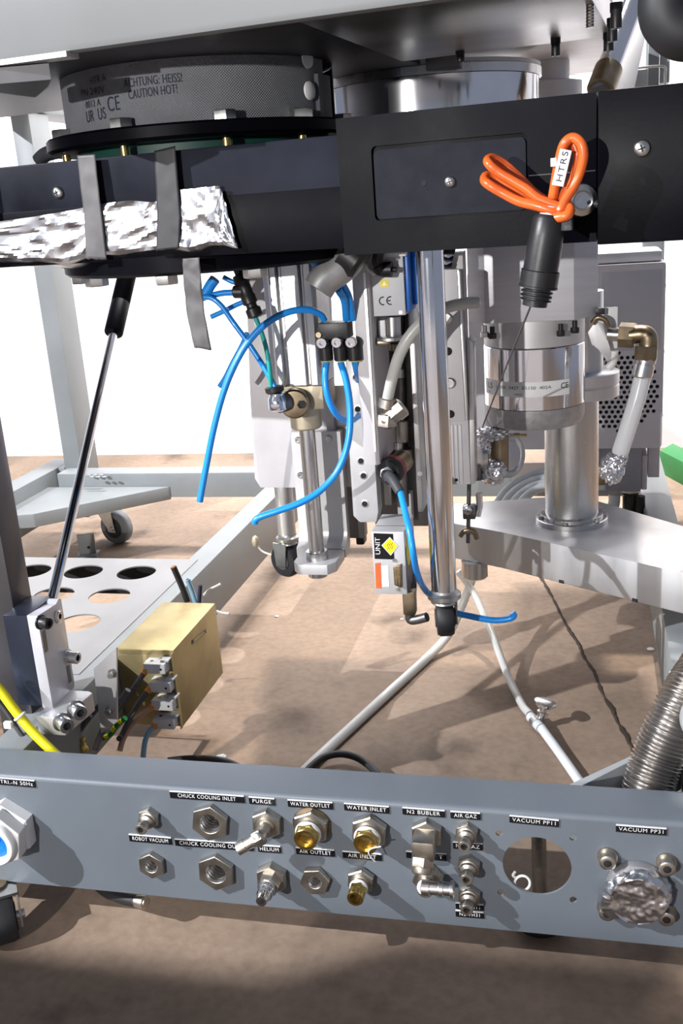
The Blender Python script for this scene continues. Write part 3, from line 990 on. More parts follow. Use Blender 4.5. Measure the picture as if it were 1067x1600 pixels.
MB().lathe((o.x - 0.004, 0.70, o.z - 0.03), (0, 0, 1), [(0.044, 0), (0.046, 0.002), (0.046, 0.022), (0.030, 0.025), (0.030, 0.05)], 44).build('stub', ALU_M, sd)

# ================================================================== GATE VALVE
gv = thing('gate_valve', 'large black gate valve housing with round bolted flanges across the upper picture', 'valve')
VL, VM, VR = 0.12, 0.10, 0.088
tl = [U.at(0, 258, VL), U.at(521, 215, VL)]
bl = [U.at(375, 390, VL), U.at(525, 388, VL)]
wt, wbm = (tl[0].z + tl[1].z) / 2, (bl[0].z + bl[1].z) / 2
um0 = U.at(531, 290, VM).x
um1 = U.at(931.5, 260, VM).x
ur1 = 0.62
MB(U).box((-0.62, VL, wbm), (um0 + 0.02, VL + 0.26, wt), 0.0015).build('left_cover', BLACKD, gv)
mt = (U.at(531, 182.6, VM).z + U.at(931, 146, VM).z) / 2
mbt = (U.at(535, 397, VM).z + U.at(931, 380, VM).z) / 2
# middle cover with recessed access plate
A0, A1 = U.at(586, 345, VM), U.at(823, 213, VM)
ax0, ax1 = A0.x, A1.x
az0 = (U.at(590, 347, VM).z + U.at(823, 328, VM).z) / 2
az1 = (U.at(590, 229, VM).z + U.at(820, 206, VM).z) / 2
MB(U).plate((um0, VM + 0.004, mbt), (1, 0, 0), (0, 0, 1), [(0, 0), (um1 - um0, 0), (um1 - um0, mt - mbt), (0, mt - mbt)],
            [rrect(ax0 - um0, az0 - mbt, ax1 - um0, az1 - mbt, 0.004)], 0.004).box((um0, VM + 0.004, mbt), (um1, VM + 0.19, mt)).build('middle_cover', BLACKC, gv, smooth=False)
o = MB(U).plate((0, VM + 0.0038, 0), (1, 0, 0), (0, 0, 1), rrect(ax0 + 0.0012, az0 + 0.0012, ax1 - 0.0012, az1 - 0.003, 0.0045), [], 0.0026).build('access_plate', ACCESS, gv, smooth=False)
o['label'] = 'dark grey recessed access plate'


def crosshead(fr_, c, r, parent, m=ZINC, axis=(0, -1, 0)):
    s = MB(fr_).lathe(c, axis, [(r, 0), (r * 0.97, r * 0.18), (r * 0.75, r * 0.42), (r * 0.35, r * 0.55), (0.0001, r * 0.57)], 22).build('cross_screw', m, parent)
    k = MB(fr_)
    for a in (0.3, 0.3 + math.pi / 2):
        d = Vector((math.cos(a), 0, math.sin(a)))
        e = Vector((-d.z, 0, d.x))
        cc_ = Vector(c) + Vector((0, -r * 0.5, 0))
        k.prism([cc_ + d * r * .42 + e * r * .09, cc_ - d * r * .42 + e * r * .09, cc_ - d * r * .42 - e * r * .09, cc_ + d * r * .42 - e * r * .09], (0, -r * 0.12, 0))
    k.build('cross_slot', DARK, s)
    return s


crosshead(U, U.at(703, 284, VM + 0.0012), 0.0046, gv)
MB(U).lathe(U.at(662, 286, VM + 0.0011), (0, -1, 0), [(0.0023, 0), (0.0023, 0.0002)], 18).build('hole', DARK, gv)
crosshead(U, U.at(91, 301, VL), 0.0058, gv)
crosshead(U, U.at(1003, 232, VR), 0.0063, gv)
rt = (U.at(931, 144, VR).z + U.at(1067, 127.6, VR).z) / 2
rb = (U.at(936, 384, VR).z + U.at(1067, 374, VR).z) / 2
ur0 = U.at(933.5, 260, VR).x
MB(U).box((ur0, VR, rb), (ur1, VR + 0.25, rt), 0.0012).build('right_cover', BLACKC, gv)
# fold seams
for a, b, v, q in (((380, 301), (584, 290), VL, VM), ((826, 273), (930, 268), VM, VM)):
    p0, p1 = U.at(*a, q), U.at(*b, q)
    MB(U).box((p0.x, q - 0.0003, (p0.z + p1.z) / 2 - 0.0004), (p1.x, q + 0.001, (p0.z + p1.z) / 2 + 0.0004)).build('seam', GREYP, gv) if q == VM and a[0] > 800 else None
sw = (U.at(0, 332, VL).z + U.at(130, 325, VL).z) / 2
MB(U).box((-0.62, VL - 0.0010, wbm - 0.002), (um0, VL + 0.002, sw), 0.0005).build('lower_lip', BLACKC, gv)
# flanges
FC = Vector((U.at(318, 205, 0.275).x, 0.275, 0))
FR_ = 0.158
fz1 = U.at(300, 186, 0.275 - FR_).z
fz0 = U.at(300, 213, 0.275 - FR_).z
MB(U).lathe((FC.x, FC.y, fz0), (0, 0, 1), [(FR_ - 0.003, 0), (FR_, 0.003), (FR_, fz1 - fz0 - 0.002), (FR_ - 0.002, fz1 - fz0)], 96).build('upper_flange', BLACKC, gv)
MB(U).lathe((FC.x, FC.y, wt), (0, 0, 1), [(FR_ - 0.030, 0), (FR_ - 0.030, fz0 - wt)], 72).build('gasket', GREENG, gv)
lz1 = wbm
lz0 = U.at(330, 427, 0.275 - FR_ + 0.012).z
MB(U).lathe((FC.x, FC.y, lz0), (0, 0, 1), [(FR_ - 0.004, 0), (FR_, 0.003), (FR_, lz1 - lz0)], 96).build('lower_flange', BLACKC, gv)
for th in (175, 137, 95, 56, 24, 215, 255, 300, 340):
    t_ = math.radians(th)
    c = Vector((FC.x + 0.142 * math.cos(t_), FC.y - 0.142 * math.sin(t_), fz1))
    b = MB(U).hexring(c, (0, 0, 1), 0.0112, 0.0085, 0, R_.random()).build('hex_bolt', ZINC, gv)
    MB(U).cyl(c + Vector((0, 0, -0.045)), c + Vector((0, 0, -fz1 + fz0 - 0.001)), 0.004, n=12).build('bolt_thread', BRASS, b)
for th in (150, 121, 84, 50):
    t_ = math.radians(th)
    c = Vector((FC.x + 0.142 * math.cos(t_), FC.y - 0.142 * math.sin(t_), lz0))
    MB(U).hexring(c, (0, 0, -1), 0.0115, 0.0085, 0, R_.random()).build('hex_bolt', ZINC, gv)
MB(U).tube([U.at(92, 236, 0.30), U.at(72, 241, 0.30), U.at(60, 252, 0.30)], 0.008, 12).build('white_hose_end', WHITEP, gv)

# heater jacket
hj = thing('heater_jacket', 'grey woven heater jacket with warning print and two snap buttons above the black flange', 'jacket')
JR = 0.1365
jz0, jz1 = fz1 + 0.001, wb_ + 0.0055


def jk(a, z, r=JR):
    return Vector((FC.x + r * math.cos(a), FC.y + r * math.sin(a), z))


a_end = -math.pi / 2 + math.asin(min(0.999, (U.at(505, 140, 0.19).x - FC.x) / JR))
MB(U).grid(lambda u, v: jk(a_end - u * math.radians(345), jz0 + (jz1 - jz0) * v), 110, 3).build('cloth_wrap', CLOTH, hj)
MB(U).grid(lambda u, v: jk(a_end + math.radians(4) - u * math.radians(14), jz0 + (jz1 - 0.014 - jz0) * v, JR + 0.0035 if u < .9 else JR + 0.001), 12, 3).build('flap', CLOTH, hj)
for y in (93, 143):
    a = a_end - math.radians(13)
    zz = U.at(472, y, FC.y + JR * math.sin(a)).z
    c = jk(a, zz, JR + 0.0008)
    MB(U).lathe(c, (math.cos(a), math.sin(a), 0), [(0.0085, 0), (0.0083, 0.0015), (0.0065, 0.0028), (0.003, 0.0034), (0.0001, 0.0036)], 26).build('snap_button', WHITEP, hj)


def jtext(txt, x0, x1, y0, y1, rows_h, m=INKD):
    """print on the cloth: from picture column x0 to x1, centred on row (y0+y1)/2 at x0..x1"""
    def ang(x, y):
        lo, hi = math.radians(-200), math.radians(0)
        # angle whose surface point shows at picture column x
        best = None
        for k in range(721):
            a = lo + (hi - lo) * k / 720
            pt = jk(a, 0.81)
            q = U.m @ pt - CAM
            X = 533.5 + F_PX * q.dot(RIGHT) / q.dot(FWD)
            nrm = Vector((math.cos(a), math.sin(a), 0))
            if (U.c - pt).dot(nrm) < 0:
                continue
            if best is None or abs(X - x) < best[0]:
                best = (abs(X - x), a)
        return best[1]
    a0, a1 = ang(x0, y0), ang(x1, y1)
    p0, p1 = jk(a0, 0), jk(a1, 0)
    z0, z1 = U.at(x0, y0, p0.y).z, U.at(x1, y1, p1.y).z
    L = (a1 - a0)
    lettering(txt, (0, 0, 0), (1, 0, 0), (0, 0, 1), 1.0, rows_h, m, hj, 'printed_words', U,
              warp=lambda s, t: jk(a0 + (s + 0.5) * L, z0 + (s + 0.5) * (z1 - z0) + t, JR + 0.0006), spacing=1.05)


jtext('ACHTUNG: HEISS!', 191, 281, 131, 121, 0.0075)
jtext('CAUTION HOT!', 196, 272, 149, 139, 0.0075)
jtext('CE', 162, 180, 164, 161, 0.0125)
jtext('HTR A', 140, 164, 127, 121, 0.006)
jtext('PN 240V', 124, 160, 146, 140, 0.006)
jtext('0012 A', 128, 151, 165, 160, 0.006)
jtext('UR  US', 127, 157, 184, 177, 0.010)

# foil on the lower left of the housing
ff = thing('foil_wrap', 'shiny crumpled aluminium foil wrapped round the lower left of the black housing', 'foil')
TOPP = [(-40, 352), (60, 338), (100, 331), (163, 318), (206, 313), (243, 316), (262, 306), (277, 297), (310, 294), (346, 290), (356, 318), (374, 384)]
BOTP = [(-40, 408), (20, 414), (62, 414), (90, 418), (140, 408), (190, 404), (235, 398), (270, 396), (300, 402), (330, 392), (352, 388), (375, 386)]


def along(P, t):
    k = t * (len(P) - 1)
    i = min(int(k), len(P) - 2)
    f = k - i
    return (P[i][0] + (P[i + 1][0] - P[i][0]) * f, P[i][1] + (P[i + 1][1] - P[i][1]) * f)


def ridge(p, o):
    n = noise.noise(p + o)
    return 1 - 2 * abs(n)


def foilw(u, v):
    a, b = along(TOPP, u), along(BOTP, u)
    j = 1.5 * noise.noise(Vector((u * 60, 3.3, v * 4)))
    x, y = a[0] + (b[0] - a[0]) * v + j, a[1] + (b[1] - a[1]) * v
    p = U.at(x, y, VL - 0.0025)
    h = 0.0034 * ridge(Vector((u * 7 + v * 1.5, v * 2.2 - u * 3, 0.3)), Vector((1.7, 2, 3))) + 0.0016 * ridge(Vector((u * 17 - v * 3, v * 4, 0.9)), Vector((4, 1, 8))) + 0.0003 * noise.noise(Vector((u * 50, v * 14, 3)))
    p.y -= 0.001 + h + 0.004 * max(0, v - 0.2)
    if v > 0.86:
        k = (v - 0.86) / 0.14
        p.y += k * k * 0.03
        p.z -= k * 0.003 * (1 + noise.noise(Vector((u * 14, 0, 5))))
    return p


MB(U).grid(foilw, 100, 20).build('foil_sheet', FOIL, ff, angle=12)


def foiltail(u, v):
    a = (60 + 125 * u, 404 + 2 * math.sin(u * 9))
    b = (98 + 100 * u, 420 + 8 * math.sin(u * 2.6))
    p = U.at(a[0] + (b[0] - a[0]) * v, a[1] + (b[1] - a[1]) * v, VL + 0.012 + 0.05 * v)
    p.y += 0.004 * ridge(Vector((u * 7, v * 3, 0)), Vector((2, 2, 9))) + 0.002 * noise.noise(Vector((u * 20, v * 9, 3)))
    p.z += 0.003 * noise.noise(Vector((u * 11, v * 5, 1)))
    return p


MB(U).grid(foiltail, 40, 14).build('loose_edge', FOIL, ff, angle=14)


def tape(label, Lp, Rp, vv, m, seed, wob=0.0004):
    t = thing('tape_strip', label, 'tape')

    def fn(u, v):
        a, b = along(Lp, v), along(Rp, v)
        x, y = a[0] + (b[0] - a[0]) * u, a[1] + (b[1] - a[1]) * u
        if v > 0.999:
            y += 2.5 * noise.noise(Vector((u * 5, seed, 0)))
        dv = vv(v) if callable(vv) else vv
        p = U.at(x, y, dv)
        p.y -= wob * (noise.noise(Vector((u * 2.0, v * 7, seed))) + 0.5)
        return p
    mb = MB(U).grid(fn, 8, 40)
    mb.build('tape', m, t, angle=60).modifiers.new('thickness', 'SOLIDIFY').thickness = 0.0003
    return t


tape('grey sheen tape strip down the black housing left of the wider black strip', [(121, 243), (126, 290), (132, 340), (135, 404)], [(149, 241), (154, 290), (160, 340), (167, 406)], lambda v: VL - 0.007 - 0.004 * v, TAPE_G, 1)
tape('black tape strip down the housing across the middle of the foil', [(241, 236), (244, 290), (246, 340), (244, 392)], [(274, 228), (279, 290), (283, 340), (280, 388)], lambda v: VL - 0.007 - 0.004 * v, TAPE, 2)
tape('loose grey black tape end hanging free below the housing', [(286, 404), (287, 440), (292, 490), (304, 543)], [(312, 402), (315, 440), (320, 490), (331, 547)], lambda v: VL - 0.012, TAPE_G, 3, 0.0014)

# ---------------- orange cable with connector
VC = 0.055
oc = thing('heater_cable', 'orange twin cable tied in loops with black threaded connector hanging before the black housing', 'cable')


def K(x, y, v=VC):
    return U.at(730 + x / 4.639, 190 + y / 4.639, v)


rr = 0.0036
MB(U).tube([K(735, 655), K(640, 610), K(520, 560), K(430, 490), K(330, 430), K(230, 370), K(160, 310), K(150, 278, VC + .006), K(190, 268, VC + .012), K(270, 310, VC + .016), K(390, 420, VC + .016), K(500, 530, VC + .014), K(620, 600, VC + .012)], rr, 12).build('cable_loop', ORANGE, oc)
MB(U).tube([K(745, 640, VC + .003), K(640, 650, VC - .004), K(500, 610, VC - .004), K(380, 580, VC - .002), K(260, 520), K(160, 460), K(125, 425, VC + .005), K(150, 395, VC + .012), K(260, 450, VC + .014), K(420, 560, VC + .014), K(600, 640, VC + .010)], rr * 1.02, 12).build('cable_loop', ORANGE, oc)
MB(U).tube([K(610, 600, VC + .008), K(625, 520, VC + .006), K(645, 400, VC + .004), K(672, 260, VC + .002), K(705, 160), K(765, 118), K(825, 160, VC - .002), K(842, 250, VC - .002), K(815, 370, VC), K(770, 470, VC), K(715, 560, VC - .002), K(670, 640, VC - .004), K(600, 690, VC)], rr * 1.02, 12).build('cable_loop', ORANGE, oc)
MB(U).tube([K(650, 600, VC + .012), K(690, 530, VC + .01), K(760, 420, VC + .008), K(800, 260, VC + .006), K(770, 160, VC + .006), K(720, 150, VC + .006), K(690, 220, VC + .007)], rr * 0.9, 12).build('cable_loop', ORANGE, oc)
MB(U).tube([K(560, 700), K(640, 700, VC - .006), K(720, 680, VC - .008), K(745, 640, VC - .004), K(720, 600, VC)], rr * 1.05, 12).build('cable_loop', ORANGE, oc)
# tag
tc_ = K(684, 335, VC - .0055)
td = (K(712, 225, VC - .0055) - K(660, 445, VC - .0055)).normalized()
te = Vector((td.z, 0, -td.x))
tg = MB(U).prism([tc_ + td * 0.0125 + te * 0.0042, tc_ - td * 0.0125 + te * 0.0042, tc_ - td * 0.0125 - te * 0.0042, tc_ + td * 0.0125 - te * 0.0042], (0, 0.003, 0), 0.0004).build('cable_tag', WHITEP, oc)
lettering('HTRS', tc_ + Vector((0, -0.0003, 0)) + td * 0.001, td, Vector((-te.x, 0, -te.z)), 0.0205, 0.0042, INKB, tg, fr=U, spacing=1.2)
MB(U).box(K(625, 295, VC - .002) - Vector((0.0022, 0, 0.003)), K(625, 295, VC - .002) + Vector((0.0022, 0.003, 0.003)), 0.0006).build('tag_clip', WHITEP, oc)
# connector
c0, c1 = K(598, 672), K(488, 1335)
ax_ = (c1 - c0).normalized()
L = (c1 - c0).length
px = U.px(c0)
MB(U).lathe(c0, ax_, [(0.0098, 0), (0.0118, 0.003), (0.0126, 0.016), (0.0131, 0.022), (0.0131, L * 0.60), (0.0120, L * 0.605)], 40).build('connector_body', BLACKP, oc)
MB(U).lathe(c0, ax_, [(0.0122, L * 0.60), (0.0142, L * 0.605), (0.0145, L * 0.61)] + [(0.0145, L * 0.77), (0.0150, L * 0.775), (0.0150, L * 0.795), (0.011, L * 0.80)], 12).build('coupling_nut', BLACKP, oc)
pr_ = []
for k in range(19):
    f = L * (0.795 + 0.14 * k / 18)
    pr_.append((0.0120 if k % 6 in (0, 1, 5) else 0.0102, f))
MB(U).lathe(c0, ax_, pr_ + [(0.0094, L * 0.937), (0.0094, L), (0.0078, L), (0.0075, L * 0.96)], 36).build('threaded_collar', BLACKP, oc)
o = K(722, 738, VC - 0.002)
MB(U).box(o - Vector((0.004, 0.004, 0.005)), o + Vector((0.004, 0.006, 0.005)), 0.001).build('latch', GREYP, oc)
MB(U).cyl(c0 - ax_ * 0.006, c0 + ax_ * 0.002, 0.0075, n=24).build('rear_sleeve', GREYW, oc)
t = thing('dark_wire', 'thin dark wire hanging slanted from the connector down to the pump body', 'wire')
e0 = U.m @ K(470, 1310, VC - 0.002)
e1 = W.at(754, 667, 0.425)
MB().tube([e0, e0 + (e1 - e0) * 0.35 + Vector((-0.002, 0, -0.004)), e0 + (e1 - e0) * 0.7 + Vector((-0.002, 0, -0.004)), e1], 0.0009, 6).build('strand', GREYWIRE, t)
# cable gland on the housing
t = thing('cable_grommet', 'clear round grommet on the black housing behind the orange loops', 'grommet')
o = U.at(905, 313, VM - 0.001)
MB(U).lathe(o, (0.35, -1, 0), [(0.011, 0), (0.0125, 0.004), (0.0115, 0.010), (0.0075, 0.012), (0.006, 0.010)], 30).build('ring', STEEL, t)
MB(U).cyl(U.at(905, 315, VM - 0.006), U.at(936, 319, VM - 0.006), 0.0034, n=14).build('stem', BLACKP, t)

# ================================================================== UPPER RIGHT
t = thing('conduit_pipe', 'shiny slanted steel pipe at the upper right beside the bright gap', 'pipe')
a, b = W.at(1003, -30, 0.62), W.at(938, 142, 0.50)
MB().tube([a, (a + b) / 2, b], 0.0135, 20, 0).build('pipe', CHROME, t)
d = (b - a).normalized()
MB().lathe(b - d * 0.035, d, [(0.0138, 0), (0.0158, 0.001), (0.0158, 0.034), (0.0138, 0.035)], 24).build('sleeve', BRASS_D, t)
t = thing('flat_strip', 'pale aluminium strip running slanted right beside the shiny pipe', 'strip')
a, b = W.at(1013, -30, 0.72), W.at(975, 142, 0.62)
n_ = Vector((0.012, 0, 0.002))
MB().prism([a - n_, a + n_, b + n_, b - n_], (0, 0.006, 0), 0.001).build('strip', ALU_M, t)
t = thing('black_hose', 'thick black curved hose end at the top right corner of the picture', 'hose')
MB().tube([W.at(1052, -60, -0.06), W.at(1042, -10, -0.06), W.at(1044, 28, -0.06), W.at(1072, 50, -0.06), W.at(1125, 40, -0.06)], 0.0165, 22).build('hose', RUBBER, t)
t = thing('bracket_frame', 'grey sheet bracket with round wire at the upper right before the white partition', 'bracket')
MB().box(W.at(1012, 136, 0.85) , W.at(1030, 62, 0.86), 0.001).build('upright', PAINT, t)
MB().box(W.at(985, 140, 0.87), W.at(1014, 108, 0.875), 0.001).build('sheet', PAINT_L, t)
MB().tube([W.at(962, 112, 0.83), W.at(1000, 106, 0.83), W.at(1036, 104, 0.83), W.at(1039, 118, 0.83), W.at(1038, 150, 0.83)], 0.0016, 8).build('wire', ZINC, t)
MB().box(W.at(1030, 130, 0.86), W.at(1044, 70, 0.90), 0.001).build('side_sheet', PAINT_L, t)


# ================================================================== PNEUMATIC CYLINDER
GATE_Z = lz0
pc = thing('pneumatic_cylinder', 'silver pneumatic cylinder with beige end cap and long rod left of centre', 'cylinder')
YC = 0.32
xl, xr = W.at(414, 520, YC).x, W.at(500, 560, YC).x
zb = W.at(465, 604, YC).z
wd = xr - xl
yb = YC + wd
g = wd * 0.05
# extruded profile with two slots in front
prof = [(xl + 0.10 * wd, YC + 0.10 * wd), (xl + 0.16 * wd, YC), (xl + 0.30 * wd, YC), (xl + 0.30 * wd, YC + 0.09 * wd), (xl + 0.38 * wd, YC + 0.09 * wd),
        (xl + 0.38 * wd, YC), (xl + 0.72 * wd, YC), (xl + 0.72 * wd, YC + 0.09 * wd), (xl + 0.79 * wd, YC + 0.09 * wd), (xl + 0.79 * wd, YC),
        (xr - 0.06 * wd, YC), (xr, YC + 0.06 * wd), (xr, yb), (xl, yb), (xl, YC + 0.16 * wd)]
MB().prism([(a, b, zb) for a, b in prof], (0, 0, GATE_Z - 0.0005 - zb), 0.0).build('barrel', ALU, pc, bev=0.0012)
c0 = W.at(465, 604, YC)
zc = W.at(465, 641, YC).z
MB().box((xl + 0.10 * wd, YC + 0.001, zc), (xr, yb - 0.002, zb), 0.002).build('end_cap', BEIGE, pc)
gc = W.at(478, 655, YC + wd * 0.45)
cx, cy = gc.x, YC + wd * 0.45
rg = 24.5 * W.px(gc)
zg = W.at(478, 674, cy - rg).z
MB().lathe((cx, cy, zg), (0, 0, 1), [(rg - 0.002, 0), (rg, 0.002), (rg, zc - zg)], 44).build('rod_gland', BEIGE, pc)
zf = W.at(498, 872, cy).z
MB().cyl((cx, cy, zf), (cx, cy, zg), 12.5 * W.px(gc), n=36).build('piston_rod', STEEL, pc)
zt = W.at(498, 860, cy).z
MB().lathe((cx, cy, zf), (0, 0, 1), [(0.0135, 0), (0.0135, 0.009), (0.0125, 0.010)], 36).build('rod_nut', STEEL, pc)
ft = MB()
hw = 0.024
cyf = cy - 0.024
ft.prism([(cx - hw - 0.002, cyf + 0.055, zf), (cx - hw - 0.002, cyf + 0.012, zf), (cx - hw + 0.006, cyf, zf), (cx + hw - 0.006, cyf, zf), (cx + hw + 0.002, cyf + 0.012, zf), (cx + hw + 0.002, cyf + 0.055, zf)], (0, 0, -0.0125), 0.0008)
ft.build('foot_block', ALU_M, pc)
MB().cyl((cx + 0.001, cy - 0.006, zf - 0.020), (cx + 0.001, cy - 0.006, zf - 0.0126), 0.0115, n=28).build('screw_head', STEEL, pc)
# speed control elbow at the lower left of the barrel
sc = thing('speed_controller', 'dark pneumatic speed controller with chrome swivel on the beige cylinder cap', 'valve')
a = W.at(462, 628, YC - 0.002)
MB().lathe(a, (0.15, -1, 0), [(0.0165, 0), (0.0165, 0.012), (0.0145, 0.014), (0.010, 0.0145)], 30).build('banjo_body', BRASS_D, sc)
b = W.at(452, 626, YC - 0.012)
MB().cyl(b, W.at(432, 632, YC - 0.022), 0.0105, n=22, ch=0.001).build('swivel_arm', DKMET, sc)
c = W.at(434, 628, YC - 0.024)
MB().lathe(c + Vector((0, 0, -0.010)), (0, 0, 1), [(0.007, 0), (0.0105, 0.002), (0.0105, 0.014), (0.0085, 0.017), (0.0085, 0.020)], 26).build('push_fitting', CHROME, sc)
MB().lathe(c + Vector((-0.002, 0, 0.010)), (-0.12, 0, 1), [(0.0082, 0), (0.0105, 0.002), (0.0105, 0.007), (0.006, 0.008)], 24).build('release_collar', BLACKP, sc)
MB().lathe(c + Vector((0, -0.0095, -0.002)), Yn, [(0.005, 0), (0.005, 0.003), (0.003, 0.0035)], 18).build('adjust_screw', CHROME, sc)
MB().lathe(W.at(471, 632, YC - 0.0165), (0.15, -1, 0), [(0.0048, 0), (0.0048, 0.0015)], 6).build('hex_socket', DARK, sc)

# ---------------- plates behind the cylinder
t = thing('backing_plate', 'large pale aluminium plate with chamfered lower corners behind the silver cylinder', 'plate')
YB = 0.415
pts = [(384, 431), (512, 428), (525, 762), (407, 762), (398, 748), (390, 600)]
MB().prism([W.at(*q, YB) for q in pts], (0, 0.014, 0), 0.0008).build('sheet', ANOD, t)
for q in ((404, 600), (401, 506)):
    MB().lathe(W.at(*q, YB), Yn, [(0.0032, 0), (0.0032, 0.0004), (0.002, 0.0005)], 16).build('plug', ALU_M, t)
MB().box(W.at(391, 433, YB + 0.005), W.at(404, 414, YB + 0.02), 0.001).build('top_bracket', NICKEL, t)
t = thing('foot_bracket', 'aluminium L bracket with rounded bend carrying the cylinder rod foot', 'bracket')
YF = 0.40
u0, u1 = W.at(461, 760, YF).x, W.at(530, 760, YF).x
z1, z0 = W.at(490, 675, YF).z, zf - 0.012
rb_ = 0.018
pr_ = [(YF, z1), (YF, z0 + 0.012 + rb_)]
for k in range(1, 7):
    tt = math.radians(15 * k)
    pr_.append((YF - rb_ * (1 - math.cos(tt)), z0 + 0.012 + rb_ - rb_ * math.sin(tt)))
pr_ += [(cyf + 0.060, z0 + 0.012), (cyf + 0.060, z0), (YF + 0.004, z0)]
for k in range(1, 7):
    tt = math.radians(15 * (6 - k))
    pr_.append((YF + 0.012 - 0.012 * (1 - math.cos(tt)), z0 + 0.012 - 0.012 * math.sin(tt)))
pr_ += [(YF + 0.012, z1)]
MB().prism([(u0, a, b) for a, b in pr_], (u1 - u0 + 0.006, 0, 0)).build('bent_plate', ALU_M, t, bev=0.0006)
for q in ((466, 687), (514, 685), (470, 742), (520, 742)):
    c = W.at(*q, YF)
    s = MB().lathe(c, Yn, [(0.0042, 0), (0.0042, 0.002), (0.0034, 0.003), (0.002, 0.003), (0.002, 0.0015)], 18).build('screw', STEEL, t)
t = thing('linear_guide', 'dark grey vertical guide rail block right of the cylinder foot bracket', 'guide')
MB().box(W.at(532, 841, 0.43), W.at(560, 610, 0.45), 0.001).build('carriage', DKMET, t)
MB().box(W.at(530, 761, 0.424), W.at(547, 600, 0.431), 0.0006).build('rail', ALU, t)
MB().box(W.at(556, 852, 0.46), W.at(572, 815, 0.48), 0.003).build('end_stop', BLACKP, t)


# ---------------- tubular legs with small black casters
def tube_leg(name, px_top, px_bot, y, rpx, label, whl, ang, cap=None):
    t = thing(name, label, 'leg')
    b = W.at(*px_bot, y)
    r = rpx * W.px(b)
    x, yy = b.x, y + r
    top = W.at(*px_top, y).z if px_top[1] > 300 else mbt - 0.0005
    MB().cyl((x, yy, b.z), (x, yy, top), r, n=44).build('tube', CHROME if cap is None else cap, t)
    MB().lathe((x, yy, b.z - 0.011), (0, 0, 1), [(r * 1.0, -0.004), (r * 1.05, 0.0), (r * 1.32, 0.002), (r * 1.32, 0.0065), (r * 1.05, 0.009), (r * 1.02, 0.0115)], 40).build('collar', ZINC, t)
    a = math.radians(ang)
    ax = Vector((math.cos(a), math.sin(a), 0))
    q = Vector((-ax.y, ax.x, 0))
    R1, wdt = whl
    c = Vector((x, yy, b.z - 0.015 - R1 * 0.95)) + q * 0.004
    wl = MB().lathe(c - ax * wdt / 2, ax, [(R1 * .55, 0), (R1 * 0.9, 0.0005), (R1, wdt * 0.22), (R1, wdt * 0.78), (R1 * 0.9, wdt - 0.0005), (R1 * .55, wdt)], 40).build('wheel', RUBBER, t)
    MB().lathe(c - ax * (wdt / 2 + 0.0012), ax, [(R1 * .2, 0), (R1 * .5, 0), (R1 * .5, wdt + 0.0024), (R1 * .2, wdt + 0.0024)], 24).build('hub', GREYP, wl)
    fk = MB()
    for sg in (1,) if cap is None else (-1, 1):
        o = ax * (sg * (wdt / 2 + 0.0015))
        top_ = Vector((x, yy, b.z - 0.012))
        pts = [c + o + q * (R1 * 0.35) - Vector((0, 0, R1 * .3)), c + o - q * (R1 * 0.35) - Vector((0, 0, R1 * .3)), Vector((c.x, c.y, top_.z)) + o - q * r, Vector((c.x, c.y, top_.z)) + o + q * r]
        fk.prism(pts, ax * (0.002 * sg))
    fk.lathe((x, yy, b.z - 0.016), (0, 0, 1), [(r * 0.92, 0), (r * 1.08, 0.002), (r * 1.0, 0.005)], 36)
    fk.build('fork', ZINC, t)
    return t


tube_leg('tube_leg', (672, 300), (691, 928), 0.235, 20, 'thick chrome tube leg with a black caster in the centre of the picture', (0.0205, 0.019), 12)
tube_leg('tube_leg', (430, 640), (445, 838), 0.50, 14, 'thin aluminium tube leg with a black zinc caster behind the cylinder foot', (0.0245, 0.022), 62, ALU)

# ---------------- tall narrow channel right of the cylinder
t = thing('aluminium_profile', 'tall narrow grey aluminium panel left of the grey valve box', 'panel')
YP = 0.29
q0, q1 = W.at(557, 545, YP), W.at(576, 545, YP)
zz0, zz1 = W.at(575, 727, YP).z, W.at(560, 380, YP).z
MB().prism([(q0.x, YP, zz0), (q1.x, YP, zz0), (q1.x + 0.004, YP + 0.003, zz0), (q1.x + 0.008, YP + 0.07, zz0), (q0.x, YP + 0.07, zz0)], (0, 0, zz1 - zz0), 0.0006).build('extrusion', ANOD, t)
MB().box((q1.x - 0.001, YP - 0.0006, zz0 + 0.015), (q1.x + 0.0016, YP + 0.002, zz1 - 0.03)).build('bright_edge', ALU, t)
t = thing('slotted_plate', 'pale aluminium plate with bored holes and chamfered lower end below the narrow panel', 'plate')
YS = 0.362
pts = [(540, 560), (575, 558), (591, 800), (588, 816), (562, 816), (552, 806), (545, 690)]
MB().prism([W.at(*q, YS) for q in pts], (0, 0.025, 0), 0.0008).build('sheet', ALU_M, t)
for i, q in enumerate(((556, 589), (559, 639), (564, 720), (568, 743), (570, 787))):
    c = W.at(*q, YS)
    s = MB().lathe(c, Yn, [(0.0048, 0), (0.0048, 0.0004), (0.0036, 0.0006)], 22).build('bore_rim', ALU, t)
    MB().lathe(c + Vector((0, -0.0007, 0)), Yn, [(0.0034, 0), (0.0034, 0.0003)], 20).build('bore', DARK, s)
t = thing('guide_channel', 'dark steel guide channel behind the centre tube leg', 'channel')
YG = 0.43
MB().box((W.at(575, 640, YG).x, YG, W.at(620, 822, YG).z), (W.at(668, 640, YG).x, YG + 0.01, W.at(620, 400, YG).z), 0.001).build('back_web', DKMET, t)
MB().box((W.at(645, 640, YG - 0.06).x, YG - 0.06, W.at(652, 800, YG - .06).z), (W.at(653, 640, YG - 0.06).x, YG, W.at(620, 400, YG).z), 0.0008).build('right_flange', ALU, t)
